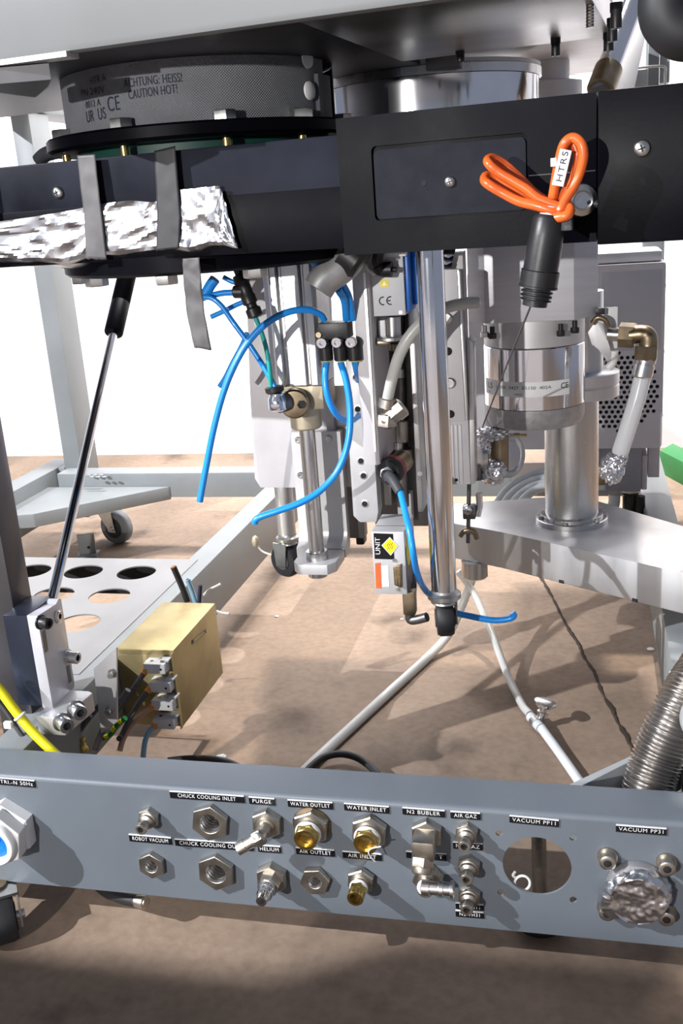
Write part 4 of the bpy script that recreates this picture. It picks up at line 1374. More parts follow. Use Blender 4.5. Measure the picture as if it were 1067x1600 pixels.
MB().box((W.at(592, 640, YG - 0.03).x, YG - 0.03, W.at(600, 790, YG - .03).z), (W.at(604, 640, YG - 0.03).x, YG, W.at(600, 420, YG).z), 0.002).build('inner_rail', STEEL, t)
MB().cyl(W.at(629, 790, YG - 0.02), W.at(620, 420, YG - 0.02), 0.008, n=24).build('guide_shaft', DKMET, t)
for (x, y0_, y1_, r, m) in ((620, 535, 548, 13, BRASS_D), (623, 575, 590, 10, STEEL), (627, 655, 690, 14, NICKEL), (624, 690, 702, 8, STEEL), (634, 700, 720, 13, NICKEL)):
    c0, c1 = W.at(x, y1_, YG - 0.035), W.at(x, y0_, YG - 0.035)
    rr_ = r * W.px(c0)
    MB().cyl(c0, c1, rr_, n=18, ch=rr_ * 0.12).build('coupling', m, t)
MB().lathe(W.at(656, 740, YG - 0.0605), Yn, [(0.003, 0), (0.003, 0.001)], 14).build('screw', STEEL, t)

# ---------------- valve box with CE mark
vb = thing('valve_box', 'light grey valve box with yellow warning sticker and CE print below the black housing', 'valve')
YV = 0.30
k0, k1 = W.at(577, 495, YV), W.at(629, 398, YV)
MB().box((k0.x, YV, k0.z), (k1.x, YV + 0.035, k1.z), 0.0012).build('cover', GREYW, vb)
k2 = W.at(640, 470, YV + 0.006)
MB().box((k1.x + 0.0003, YV + 0.004, k0.z + 0.002), (W.at(641, 440, YV + 0.01).x, YV + 0.045, k1.z + 0.004), 0.003).build('blue_side', BLUE_D, vb)
MB().box((W.at(642, 440, YV + 0.02).x, YV + 0.02, k0.z + 0.008), (W.at(652, 440, YV + 0.02).x, YV + 0.055, k1.z + 0.006), 0.003).build('blue_side', BLUE_D, vb)
MB().box((k0.x + 0.006, YV - 0.004, k1.z - 0.0015), (k1.x + 0.004, YV + 0.03, k1.z + 0.004), 0.001).build('bright_lid', WHITEP, vb)
f = Vector((0, -0.0004, 0))
o = MB().prism([W.at(a, b, YV) for a, b in ((594.5, 449), (607.5, 448), (607, 436), (594, 437))], (0, -0.0004, 0)).build('warning_sticker', YELST, vb, smooth=False)
tri = [W.at(*q, YV - 0.0004) for q in ((597, 446), (604, 446), (600.5, 439))]
MB().prism([tri[0], tri[1], tri[2]], (0, -0.0002, 0)).build('triangle', BRASS_D, o, smooth=False)


def ce_mark(c, h, m, parent):
    """the two round letters drawn as arcs"""
    mb = MB()
    r, b = h * 0.5, h * 0.075
    for k, ox in enumerate((-0.33 * h - r * 0.35, 0.42 * h)):
        cc_ = Vector(c) + Vector((ox + r * 0.3, 0, 0))
        arc = [(math.radians(a)) for a in range(75, 286, 10)]
        po = [cc_ + Vector((math.cos(a) * (r + b * .5), 0, math.sin(a) * (r + b * .5))) for a in arc]
        pi_ = [cc_ + Vector((math.cos(a) * (r - b * 1.5), 0, math.sin(a) * (r - b * 1.5))) for a in reversed(arc)]
        mb.prism(po + pi_, (0, -0.0002, 0))
        if k:
            mb.box(cc_ + Vector((-r * 0.9, -0.0002, -b)), cc_ + Vector((0.05 * r, 0, b)))
    return mb.build('printed_mark', m, parent, smooth=False)


ce_mark(W.at(603, 470, YV), 0.0085, INKB, vb)
for q in ((579, 491), (626, 488), (621, 405)):
    MB().lathe(W.at(*q, YV), Yn, [(0.0022, 0), (0.0020, 0.001), (0.001, 0.001)], 14).build('screw', STEEL, vb)
MB().cyl(W.at(615, 525, YV + 0.02), W.at(614, 495, YV + 0.02), 0.008, n=24).build('stem', STEEL, vb)
MB().box(W.at(592, 528, YV + 0.012), W.at(606, 497, YV + 0.03), 0.001).build('side_block', WHITEP, vb)
MB().lathe(W.at(612, 524, YV + 0.015), (0, 0, -1), [(0.016, 0), (0.018, 0.001), (0.018, 0.004), (0.012, 0.006)], 30).build('washer_plate', STEEL, vb)
MB().box(W.at(583, 540, YV + 0.004), W.at(612, 529, YV + 0.02), 0.002).build('clamp', BRASS_D, vb)
t = thing('push_plug', 'small black elbow plug in front of the light grey valve box', 'plug')
MB().tube([W.at(592, 392, YV - 0.012), W.at(590, 408, YV - 0.012), W.at(596, 420, YV - 0.012), W.at(612, 421, YV - 0.012)], lambda s: 0.006 + 0.002 * (s > 0.5), 14).build('elbow', BLACKP, t)
MB().cyl(W.at(611, 421, YV - 0.012), W.at(620, 421.5, YV - 0.012), 0.0028, n=12).build('pin', RUBBER, t)
MB().tube([W.at(564, 404, YV - 0.008), W.at(575, 420, YV - 0.010), W.at(586, 428, YV - 0.012)], 0.0025, 10).build('clear_tail', GREYW, t)

# grey duct boot
t = thing('duct_elbow', 'grey metallic elbow boot hanging under the step of the black housing', 'elbow')
MB().tube([W.at(548, 388, 0.25), W.at(545, 404, 0.245), W.at(530, 420, 0.24), W.at(508, 436, 0.235), W.at(497, 452, 0.232)], lambda s: 0.0165 - 0.001 * s, 26).build('boot', mat('grey_metallic_rubber', (0.48, 0.48, 0.48), 0.36, 0.5, (0.27, 0.27, 0.27), 30), t)
MB().lathe(W.at(554, 404, 0.242), (0.7, 0, -0.6), [(0.020, -0.012), (0.020, 0.006), (0.016, 0.010)], 26).build('flange_ring', BLACKP, t)

# ---------------- black manifold with three metering screws
mf = thing('flow_manifold', 'row of three black pneumatic flow controls with silver screws', 'manifold')
YMf = 0.275
MB().box(W.at(497, 532, YMf + 0.004), W.at(551, 499, YMf + 0.03), 0.0015).build('body', BLACKP, mf)
for i, (x, y) in enumerate(((503, 536), (526, 535), (548, 535))):
    c = W.at(x, y, YMf)
    rr_ = 9 * W.px(c)
    MB().lathe(c + Vector((0, 0.004, 0)), Yn, [(rr_, 0), (rr_, 0.005), (rr_ * 0.85, 0.0065), (rr_ * 0.4, 0.0065), (rr_ * 0.35, 0.004)], 22).build('metering_screw', CHROME, mf)
    z0_, z1_ = W.at(x + 4, 563, YMf + 0.012).z, W.at(x + 4, 530, YMf + 0.012).z
    cx_ = W.at(x + 6, 550, YMf + 0.012).x
    MB().cyl((cx_, YMf + 0.012, z0_), (cx_, YMf + 0.012, z1_), 0.0075, n=20, ch=0.0006).build('push_socket', BLACKP, mf)
    MB().lathe((cx_, YMf + 0.012, z0_ - 0.0012), (0, 0, 1), [(0.0052, 0), (0.0062, 0.0004), (0.0062, 0.0014)], 18).build('yellow_collar', YELST, mf)
MB().lathe(W.at(498, 523, YMf + 0.004), Yn, [(0.003, 0), (0.003, 0.002)], 12).build('pin', BRASS_D, mf)

# ---------------- blue hoses
def hose(label, pts, r=0.0034, m=BLUE, name='air_hose', cat='hose', group=None, end=True):
    t = thing(name, label, cat, group)
    P = [W.at(*q[:2], q[2]) for q in pts]
    MB().tube(P, r, 12, 10).build('tube', m, t, angle=60)
    if end:
        d = (P[-1] - P[-2]).normalized()
        MB().lathe(P[-1] - d * 0.0001, d, [(r * 0.6, 0), (r * 0.6, 0.0003)], 12).build('bore', DARK, t)
    return t


hose('blue air hose arching from the black flow controls far down to the left', [(507, 500, .287), (500, 491, .282), (480, 484, .272), (452, 487, .262), (424, 500, .255), (398, 522, .25), (374, 556, .245), (352, 605, .24), (335, 665, .235), (321, 735, .23), (312, 784, .225)], 0.0036)
hose('blue air hose hanging from the middle flow control and curving left to a cut end', [(532, 566, .287), (541, 596, .280), (547, 640, .272), (544, 690, .265), (528, 735, .258), (500, 767, .25), (468, 786, .243), (435, 798, .238), (408, 807, .235), (399, 813, .234), (398, 818, .234)], 0.0037)
hose('short blue hose bight from the left flow control back to the slotted plate', [(510, 566, .287), (508, 592, .282), (512, 620, .280), (522, 642, .285), (535, 655, .30), (549, 657, .32), (560, 650, .355)], 0.0036, end=False)
hose('blue hose stub from the right flow control', [(554, 566, .287), (557, 580, .30), (559, 594, .34)], 0.0034, end=False)
hose('dark blue hose from the housing to the flow controls, left of a second one', [(528, 452, .255), (538, 470, .27), (541, 499, .287)], 0.0038, end=False)
hose('dark blue hose from the housing to the flow controls, right of another one', [(533, 440, .262), (545, 465, .275), (551, 499, .290)], 0.0038, end=False)
hose('short blue hose behind the cylinder top right of its barrel', [(486, 404, .29), (497, 416, .29), (506, 432, .29)], 0.0045, end=False)
hose('pale blue hose crossing down right into the chrome speed controller', [(318, 464, .30), (331, 466, .30), (346, 478, .30), (363, 502, .30), (385, 532, .298), (405, 562, .296), (424, 594, .294), (430, 606, .293)], 0.0030, end=False)
hose('short blue hose from the hanging tape to the black inline coupling', [(317, 466, .31), (330, 462, .31), (348, 458, .31), (366, 457, .31)], 0.0034, end=False)
hose('tiny cut blue hose end slanting left below the black inline coupling', [(388, 469, .32), (370, 476, .32), (350, 486, .32), (330, 495, .32)], 0.0028)
hose('thin cut blue hose hanging left of the long arching hose', [(386, 520, .33), (378, 540, .33), (364, 566, .33), (352, 590, .33), (343, 604, .33)], 0.0030)
hose('stub of blue hose sticking out left from the black inline coupling', [(372, 443, .315), (360, 439, .315), (349, 433, .315)], 0.0028)
hose('dark blue hose folded behind the loose tape end', [(336, 436, .31), (328, 447, .31), (320, 462, .31)], 0.006, end=False)
hose('thin turquoise cable from the black inline coupling to the speed controller', [(399, 496, .288), (408, 518, .288), (416, 545, .288), (421, 575, .288), (424, 608, .293)], 0.0026, GREENC, 'signal_cable', 'cable', end=False)
ic = thing('inline_coupling', 'black inline hose coupling hanging slanted left of the cylinder barrel', 'coupling')
a, b = W.at(369, 416, .29), W.at(400, 496, .288)
d = (b - a).normalized()
L = (b - a).length
MB().lathe(a, d, [(0.005, 0), (0.0045, L * .15), (0.008, L * .17), (0.009, L * .3), (0.0072, L * .34), (0.0072, L * .55), (0.0082, L * .58), (0.0082, L * .72), (0.006, L * .74), (0.006, L * .8), (0.0085, L * .83), (0.0085, L * .97), (0.005, L)], 18).build('body', BLACKP, ic)
MB().cyl(W.at(381, 456, .288), W.at(365, 456, .288), 0.0068, n=18, ch=0.001).build('side_port', BLACKP, ic)

# ---------------- mass flow controller
mc = thing('flow_controller', 'small silver flow controller box with black and orange labels beside the tube leg', 'controller')
YM = 0.245
k0, k1 = W.at(586, 928, YM), W.at(632, 831, YM)
MB().box((k0.x, YM, k0.z), (W.at(636, 926, YM).x, YM + 0.062, k1.z), 0.001).build('case', ALU_M, mc)
MB().box((k0.x + 0.001, YM + 0.0185, k1.z), (W.at(636, 926, YM).x - 0.001, YM + 0.0195, k1.z + 0.0004)).build('lid_joint', DKMET, mc)
o = MB().prism([W.at(a, b, YM) for a, b in ((585.5, 873), (616, 874), (614, 834), (583.5, 833))], (0, -0.0004, 0)).build('black_label', LABELB, mc, smooth=False)
e = W.at(590, 853, YM - 0.0006)
lettering('UNIT', e, W.at(590, 840, YM) - W.at(591, 868, YM), Vector((-1, 0, 0)), 0.0190, 0.0052, INKW, o)
dm = [W.at(*q, YM - 0.0004) for q in ((609, 839), (622, 853), (610.5, 868), (596, 852))]
MB().prism(dm, (0, -0.0003, 0)).build('diamond_border', INKW, o, smooth=False)
cdm = sum(dm, Vector()) / 4
MB().prism([cdm + (q - cdm) * 0.9 for q in dm], (0, -0.0005, 0)).build('yellow_diamond', YELST, o, smooth=False)
for k in (-1, 0, 1):
    cc_ = cdm + Vector((0.0022 * k, -0.00055, 0.0004 * k))
    MB().tube([cc_ + Vector((0.0008, 0, 0.0035)), cc_ + Vector((-0.0006, 0, 0.001)), cc_ + Vector((0.0006, 0, -0.001)), cc_ + Vector((-0.0008, 0, -0.0035))], 0.00022, 5).build('emblem_stroke', INKB, o)
MB().prism([W.at(a, b, YM) for a, b in ((587.5, 919), (596, 919), (594.5, 879), (586, 880))], (0, -0.0004, 0)).build('orange_label', ORST, mc, smooth=False)
MB().prism([W.at(a, b, YM) for a, b in ((597, 917), (608, 916.5), (606.5, 884), (595.5, 884.5))], (0, -0.0004, 0)).build('white_label', INKW, mc, smooth=False)
o = MB().prism([W.at(a, b, YM) for a, b in ((615, 884), (627, 880), (628, 917), (617, 912))], (0, -0.0045, 0), 0.0008).build('plug_connector', BRASS_D, mc)
pins = MB()
for r_ in range(8):
    for c_ in range(2):
        q = W.at(619 + c_ * 5, 887 + r_ * 3.6, YM - 0.0046)
        pins.lathe(q, Yn, [(0.0007, 0), (0.0007, 0.0008)], 6)
pins.build('pins', BRASS, o)
for q in ((616, 875), (621, 920)):
    MB().lathe(W.at(*q, YM), Yn, [(0.002, 0), (0.002, 0.002), (0.001, 0.002)], 6).build('jack_screw', ZINC, mc)
# printed right side
sx = W.at(636, 926, YM).x + 0.0002
ov = MB()
ov.plate((sx, YM + 0.020, (k0.z + k1.z) / 2 + 0.008), (0, 1, 0), (0, 0, 1), circ(0, 0, 0.012, 28, 0.017), [], 0.0003)
ov.build('yellow_side_print', YELST, mc, smooth=False)
MB().plate((sx, YM + 0.002, k0.z + 0.002), (0, 1, 0), (0, 0, 1), [(0, 0), (0.045, 0), (0.045, 0.05), (0, 0.05)], [], 0.0001).build('side_plate', DKMET, mc, smooth=False)
ng = W.at(640, 931, YM + 0.016)
MB().box((ng.x - 0.0068, YM + 0.008, W.at(640, 957, YM + .016).z), (ng.x + 0.0068, YM + 0.022, k0.z - 0.0005), 0.0015).build('port_nut', BRASS_D, mc)
q0 = W.at(640, 957, YM + 0.015)
MB().tube([q0, W.at(641, 968, YM + 0.015), W.at(652, 968, YM + 0.013), W.at(667, 964, YM + 0.010)], 0.0052, 14, 5).build('elbow', DKMET, mc)
MB().tube([W.at(646, 890, YM + .05), W.at(645, 930, YM + 0.03)], 0.004, 10, 0).build('side_port', DKMET, mc)

# ---------------- round sensor with blue cable
sn = thing('round_sensor', 'round black sensor head with dull red ring in the dark channel', 'sensor')
c = W.at(607, 738, 0.30)
ax_ = Vector((-0.35, -1, -0.15)).normalized()
rs = 22 * W.px(c)
MB().lathe(c, ax_, [(rs * 0.8, -0.034), (rs * 0.82, -0.02), (rs * 0.95, -0.012)], 34).build('rear_body', BRASS_D, sn)
MB().lathe(c, ax_, [(rs * 0.98, -0.014), (rs * 1.0, -0.008)], 34).build('red_band', RED, sn)
MB().lathe(c, ax_, [(rs, -0.008), (rs, 0.0), (rs * 0.92, 0.002), (rs * 0.45, 0.002), (rs * 0.42, 0.0)], 34).build('front_ring', BLACKP, sn)
MB().hexring(c + ax_ * 0.0005, ax_, rs * 0.48, 0.007, 0, 0.3).build('gland_nut', GREYW, sn)
MB().box(W.at(622, 815, YG - 0.02), W.at(645, 765, YG - 0.002), 0.001).build('mount_block', ANOD, sn)
hc = c + ax_ * 0.008
t = hose('blue sensor cable curving down from the round sensor past the flow controller', [(609, 740, .29), (617, 756, .275), (625, 768, .268), (633, 800, .250), (641, 835, .232), (646, 868, .228), (652, 896, .255), (663, 920, .295), (684, 940, .31), (705, 955, .30), (735, 963, .30), (770, 969, .30), (795, 967, .30), (803, 962, .30), (800, 957, .30)], 0.0036, BLUE, 'sensor_cable', 'cable', end=False)
MB().tube([hc - ax_ * 0.002, W.at(612, 748, 0.28), W.at(625, 769, 0.267)], lambda s: 0.0062 - 0.001 * s, 14).build('strain_relief', GREYP, t)

# ---------------- hole plate and lower rail block right of the tube leg
t = thing('hole_plate', 'grey aluminium plate with a column of holes right of the chrome tube leg', 'plate')
YH = 0.36
pts = [(672, 421), (714, 421), (727, 658), (684, 660)]
MB().prism([W.at(*q, YH) for q in pts], (0, 0.012, 0), 0.0006).build('sheet', ANOD, t)
MB().prism([W.at(*q, YH) for q in ((714.5, 421), (718.5, 424), (730.5, 656), (727.5, 658))], (0, 0.012, 0), 0.0004).build('bright_edge', ALU, t)
for i, q in enumerate(((698, 497), (700, 549), (703, 598), (704, 647))):
    c = W.at(*q, YH)
    if i % 2:
        s = MB().lathe(c, Yn, [(0.0046, 0), (0.0046, 0.0003), (0.0036, 0.0004)], 20).build('bore', DARK, t)
    else:
        MB().lathe(c, Yn, [(0.0062, 0), (0.0062, 0.003), (0.005, 0.004), (0.003, 0.004), (0.003, 0.002)], 20).build('socket_screw', STEEL, t)
t = thing('rail_block', 'ribbed dark aluminium rail block behind the column of holes', 'rail')
YR_ = 0.40
MB().box((W.at(690, 640, YR_).x, YR_, W.at(705, 757, YR_).z), (W.at(731, 640, YR_).x, YR_ + 0.03, W.at(700, 395, YR_).z), 0.0008).build('block', ANOD, t)
MB().prism([W.at(*q, YR_ - 0.001) for q in ((731, 528), (739, 536), (742, 756), (735, 756))], (0, 0.03, 0), 0.0004).build('side_edge', ALU, t)
for k in range(5):
    x = 694 + k * 6.5
    MB().box((W.at(x, 700, YR_).x - 0.0016, YR_ - 0.0012, W.at(700, 755, YR_).z), (W.at(x, 700, YR_).x + 0.0016, YR_, W.at(700, 664, YR_).z), 0.0004).build('rib', ANOD, t)
MB().lathe(W.at(713, 750, YR_ - 0.0012), Yn, [(0.002, 0), (0.002, 0.0003)], 12).build('hole', DARK, t)
for k, (x, y) in enumerate(((697, 404), (700, 393), (695, 415))):
    MB().lathe(W.at(x, y, YR_ - 0.008), (0.2, -1, 0.3), [(0.008, 0), (0.008, 0.006), (0.005, 0.007)], 8).build('top_fitting', CHROME, t)

# ---------------- milky hose from the pump side to the elbow
t = hose('milky white hose arching from behind the grey pump block down to a nickel elbow', [(745, 473, .33), (728, 474, .318), (700, 480, .30), (672, 494, .285), (645, 519, .28), (625, 552, .28), (613, 590, .285), (605, 626, .29)], 0.0062, HOSE, end=False)
MB().lathe(W.at(606, 622, .29), W.at(603, 640, .29) - W.at(606, 622, .29), [(0.0085, 0), (0.0095, 0.001), (0.0095, 0.010), (0.0085, 0.011)], 20).build('hose_nut', NICKEL, t)
ef = thing('elbow_fitting', 'nickel elbow compression fitting at the lower end of the milky hose', 'fitting')
c = W.at(603, 650, .29)
MB().hexring(c + Vector((0, 0, -0.010)), (0.1, 0, 1), 0.0115, 0.012, 0, 0.3).build('lower_nut', NICKEL, ef)
MB().lathe(c + Vector((0, 0, -0.004)), (0.8, 0.2, 0.6), [(0.008, 0), (0.010, 0.004), (0.010, 0.012), (0.0115, 0.0125), (0.0115, 0.022), (0.008, 0.024)], 8).build('side_nut', NICKEL, ef)
MB().crumple(c + Vector((0.001, 0, -0.004)), 0.0105, (1, 1, 1), 0.05, 0.5, 3, 4).build('body', NICKEL, ef)


# ================================================================== TURBO PUMP
tpu = thing('turbo_pump', 'turbo vacuum pump with octagonal grey block and polished ribbed lower body', 'pump')
YB0 = 0.435
xa, xb, xc = W.at(731, 450, YB0 + 0.025).x, W.at(757, 450, YB0).x, W.at(897, 450, YB0).x
xd = W.at(934, 450, YB0 + 0.030).x
zb = (W.at(757, 503, YB0).z + W.at(897, 503, YB0).z) / 2
zt = W.at(830, 340, YB0).z
pts = [(xa, YB0 + 0.025), (xb, YB0), (xc, YB0), (xd, YB0 + 0.030), (xd, YB0 + 0.12), (xc, YB0 + 0.15), (xb, YB0 + 0.15), (xa, YB0 + 0.125)]
MB().prism([(a, b, zb) for a, b in pts], (0, 0, zt - zb), 0.0008).build('block', mat('satin_grey_block', (0.56, 0.56, 0.59), 0.42, 0.35, (0.52, 0.52, 0.55), 20, (1, 1, 12)), tpu)
pc_ = Vector((W.at(835, 590, 0.505).x, 0.505, 0))
pr0 = (W.at(914, 590, 0.505).x - W.at(757, 590, 0.505).x) / 2


def zf_(y):
    return W.at(835, y, 0.505 - pr0).z


MB().lathe((pc_.x, pc_.y, zf_(545)), (0, 0, 1), [(pr0 * 0.99, 0), (pr0 * 0.99, zb - zf_(545))], 72).build('upper_collar', ALU_M, tpu)
MB().lathe((pc_.x, pc_.y, zf_(642)), (0, 0, 1), [(pr0, 0), (pr0, zf_(546) - zf_(642) - 0.001), (pr0 - 0.001, zf_(546) - zf_(642))], 96).build('polished_sleeve', CHROME, tpu)
zl = zf_(674)
h = zf_(643) - zl
MB().lathe((pc_.x, pc_.y, zl), (0, 0, 1), [(pr0 * 0.82, -0.002), (pr0 * 0.93, 0.0), (pr0 * 0.985, h * 0.35), (pr0 * 0.995, h)], 72).build('cast_base', mat('rough_cast_aluminium', (0.44, 0.44, 0.45), 0.55, 0.8, (0.36, 0.36, 0.37), 120, bump=0.35, bscale=260), tpu)
# rating label wrapped on the sleeve


def on_sleeve(x):
    best = None
    for k in range(361):
        a = math.radians(-180 + 180 * k / 360)
        pt = Vector((pc_.x + pr0 * math.cos(a), pc_.y + pr0 * math.sin(a), 0.45))
        q = pt - CAM
        if (CAM - pt).dot(Vector((math.cos(a), math.sin(a), 0))) < 0:
            continue
        X = 533.5 + F_PX * q.dot(RIGHT) / q.dot(FWD)
        if best is None or abs(X - x) < best[0]:
            best = (abs(X - x), a)
    return best[1]


a0, a1 = on_sleeve(760), on_sleeve(889)
zl0, zl1 = zf_(621), zf_(597)
lb = MB().grid(lambda u, v: Vector((pc_.x + (pr0 + 0.0003) * math.cos(a0 + (a1 - a0) * u), pc_.y + (pr0 + 0.0003) * math.sin(a0 + (a1 - a0) * u), zl0 + (zl1 - zl0) * v)), 30, 1).build('rating_label', WHITEP, tpu)


def pl_text(txt, f0, f1, zc, hh, m=INKB):
    s0, s1 = a0 + (a1 - a0) * f0, a0 + (a1 - a0) * f1
    lettering(txt, (0, 0, 0), (1, 0, 0), (0, 0, 1), 1.0, hh, m, lb, 'printed_words', W,
              warp=lambda s, t: Vector((pc_.x + (pr0 + 0.0007) * math.cos(s0 + (s1 - s0) * (s + .5)), pc_.y + (pr0 + 0.0007) * math.sin(s0 + (s1 - s0) * (s + .5)), zc + t)))


zm = zl0 + (zl1 - zl0) * 0.62
pl_text('I L5', 0.03, 0.16, zm, 0.0068)
pl_text('11200  3427  05150  402A', 0.22, 0.80, zm, 0.0036, GREYP)
pl_text('CE', 0.90, 0.985, zm, 0.0068)
pl_text('NO.', 0.08, 0.13, zl0 + 0.0035, 0.0022, GREYP)
pl_text('MADE', 0.44, 0.52, zl0 + 0.0035, 0.0022, GREYP)
for x, y in ((757, 519), (769, 521), (876, 517), (898, 512)):
    c = W.at(x, y, 0.447)
    MB().lathe(c + Vector((0, 0, -0.006)), (0, 0, 1), [(0.0045, 0), (0.005, 0.001), (0.005, 0.006), (0.003, 0.0065), (0.003, 0.014)], 18).build('bolt', STEEL if x < 760 else BLACKP, tpu)

# ================================================================== ALUMINIUM ARM WITH COLUMN
ZA = 0.25
arm = thing('support_arm', 'long milled aluminium arm slanting towards the lower right under the pump', 'arm')
A = [W.atz(1190, 922, ZA), W.atz(782, 831, ZA), W.atz(708, 818, ZA), W.atz(672, 806, ZA), W.atz(690, 788, ZA), W.atz(848, 777, ZA), W.atz(932, 782, ZA), W.atz(1190, 858, ZA)]
zab = W.at(1067, 957, W.atz(1067, 893, ZA).y).z
MB().prism(A, (0, 0, zab - ZA), 0.0012).build('beam', ALU_ARM, arm)
dv = (A[0] - A[1]).normalized()
nv = Vector((dv.y, -dv.x, 0))
for x in (775, 877, 992):
    # notch on the lower front edge
    best = min(range(400), key=lambda k: abs((lambda q: 533.5 + F_PX * q.dot(RIGHT) / q.dot(FWD))(A[1] + dv * (k * 0.001 - 0.02) + Vector((0, 0, zab - ZA)) - CAM) - x))
    p = A[1] + dv * (best * 0.001 - 0.02)
    MB().prism([Vector((p.x, p.y, zab - 0.0003)) + nv * 0.0004 - dv * 0.004, Vector((p.x, p.y, zab - 0.0003)) + nv * 0.0004 + dv * 0.004,
                Vector((p.x, p.y, zab + 0.004)) + nv * 0.0004 + dv * 0.0035, Vector((p.x, p.y, zab + 0.004)) + nv * 0.0004 - dv * 0.0035], nv * -0.002).build('edge_notch', DARK, arm)
c = W.at(742, 900, 0.55)
MB().lathe((c.x, 0.55, zab - 0.024), (0, 0, 1), [(0.016, 0), (0.018, 0.002), (0.018, 0.0238)], 32).build('pivot_boss', STEEL, arm)

cl = thing('vacuum_column', 'polished steel pipe column with round flanges standing on the aluminium arm', 'column')
cb = W.atz(893, 813, ZA)
rc = 41 * W.px(W.at(893, 740, cb.y))
ztop = W.at(905, 622, cb.y - rc).z
MB().lathe((cb.x, cb.y, ZA + 0.0002), (0, 0, 1), [(rc * 1.36, 0), (rc * 1.36, 0.006), (rc * 1.30, 0.007), (rc * 1.18, 0.007), (rc * 1.18, 0.011), (rc * 1.1, 0.012)], 56).build('base_flange', STEEL, cl)
MB().lathe((cb.x, cb.y, ZA + 0.012), (0, 0, 1), [(rc, 0), (rc, ztop - ZA - 0.012)], 56).build('pipe', STEEL, cl)
for k in range(6):
    a = math.radians(20 + 60 * k)
    MB().lathe((cb.x + rc * 1.24 * math.cos(a), cb.y + rc * 1.24 * math.sin(a), ZA + 0.0075), (0, 0, 1), [(0.0035, 0), (0.0035, 0.003), (0.002, 0.0035)], 12).build('flange_screw', ZINC, cl)
fcx = W.at(900, 600, cb.y).x + 0.006
zq = W.at(930, 622, cb.y - 0.02).z
MB().lathe((fcx, cb.y, zq), (0, 0, 1), [(rc * 1.35, 0), (rc * 1.38, 0.001), (rc * 1.38, 0.0145), (rc * 1.34, 0.0155), (rc * 1.34, 0.0165), (rc * 1.38, 0.0175), (rc * 1.38, 0.031), (rc * 1.30, 0.033)], 56).build('top_flange', ALU, cl)
MB().lathe((fcx, cb.y, zq + 0.033), (0, 0, 1), [(rc * 0.8, 0), (rc * 0.8, 0.10)], 48).build('neck', STEEL, cl)

# ================================================================== CONTROLLER BOX BEHIND
cb_ = thing('pump_controller', 'grey controller box with round perforated fan grille behind the vacuum column', 'controller')
YK = 0.85
kx0, kx1 = W.at(735, 600, YK).x, W.at(1037, 560, YK).x
kz0 = W.at(990, 700, YK).z
kz1 = W.at(990, 412, YK).z
MB().box((kx0, YK + 0.002, kz0), (kx1, YK + 0.13, kz1), 0.003).build('housing', CONTROL, cb_)
gc_ = W.at(966, 613, YK)
gr = 62 * W.px(gc_)
sp_ = 8.9 * W.px(gc_)
hl = []
for j in range(-9, 10):
    for i in range(-9, 10):
        u_ = (i + 0.5 * (j % 2)) * sp_
        v_ = j * sp_ * 0.866
        if u_ * u_ + v_ * v_ < gr * gr:
            hl.append(circ(gc_.x - kx0 + u_, gc_.z - kz0 + v_, sp_ * 0.34, 8))
MB().plate((kx0, YK, kz0), (1, 0, 0), (0, 0, 1), rrect(0, 0, kx1 - kx0, kz1 - kz0, 0.006), hl, 0.0011).build('perforated_front', CONTROL, cb_, smooth=False)
MB().plate((gc_.x, YK + 0.0018, gc_.z), (1, 0, 0), (0, 0, 1), circ(0, 0, gr * 1.04, 40), [], 0.0004).build('fan_dark', DARK, cb_, smooth=False)
MB().box((W.at(928, 410, YK).x, YK + 0.01, kz1 + 0.0005), (kx1 - 0.004, YK + 0.11, W.at(980, 394, YK).z), 0.006).build('top_cap', CONTROL, cb_)
MB().box((W.at(940, 470, YK).x, YK - 0.0012, W.at(980, 548, YK).z), (W.at(1034, 470, YK).x, YK - 0.0002, W.at(980, 423, YK).z), 0.0004).build('front_panel', mat('controller_panel', (0.50, 0.51, 0.55), 0.4, 0.15, (0.47, 0.48, 0.52), 20), cb_)
for q in ((1044, 446), (1041, 549), (1038, 648)):
    c = W.at(*q, YK + 0.03)
    MB().lathe((kx1, YK + 0.03, c.z), (1, 0, 0), [(0.004, 0), (0.004, 0.002), (0.002, 0.003)], 12).build('side_screw', ZINC, cb_)
for q in ((1029, 546), (1025, 677)):
    MB().lathe(W.at(*q, YK), Yn, [(0.0024, 0), (0.0024, 0.0004)], 14).build('hole', DARK, cb_)
lw = thing('junction_box', 'dark grey lower box with cable glands hanging below the controller', 'box')
p0_, p1_ = W.at(905, 770, YK + 0.01), W.at(1003, 702, YK + 0.01)
MB().box((p0_.x, YK + 0.012, p0_.z), (p1_.x, YK + 0.09, kz0 - 0.0005), 0.004).build('housing', mat('blue_grey_box', (0.30, 0.32, 0.36), 0.4, 0.2, (0.27, 0.29, 0.33), 20), lw)
MB().box((p1_.x + 0.0002, YK + 0.018, p0_.z + 0.002), (W.at(1011, 740, YK + 0.02).x, YK + 0.085, W.at(1005, 716, YK).z), 0.002).build('end_lip', ANOD, lw)
MB().box((W.at(1012, 740, YK + .05).x, YK + 0.05, W.at(1012, 746, YK + .05).z), (W.at(1030, 740, YK + .05).x, YK + 0.10, kz0 - 0.0005), 0.001).build('side_box', CONTROL, lw)
c = W.at(985, 772, YK + 0.035)
MB().lathe((c.x, YK + 0.04, p0_.z), (0, 0, -1), [(0.014, 0), (0.014, 0.010), (0.011, 0.011), (0.0125, 0.014), (0.0125, 0.045), (0.009, 0.05)], 22).build('cable_gland', BLACKP, lw)
MB().lathe((c.x, YK + 0.04, p0_.z - 0.0005), (0, 0, -1), [(0.0152, 0), (0.0152, 0.006)], 8).build('gland_ring', NICKEL, lw)
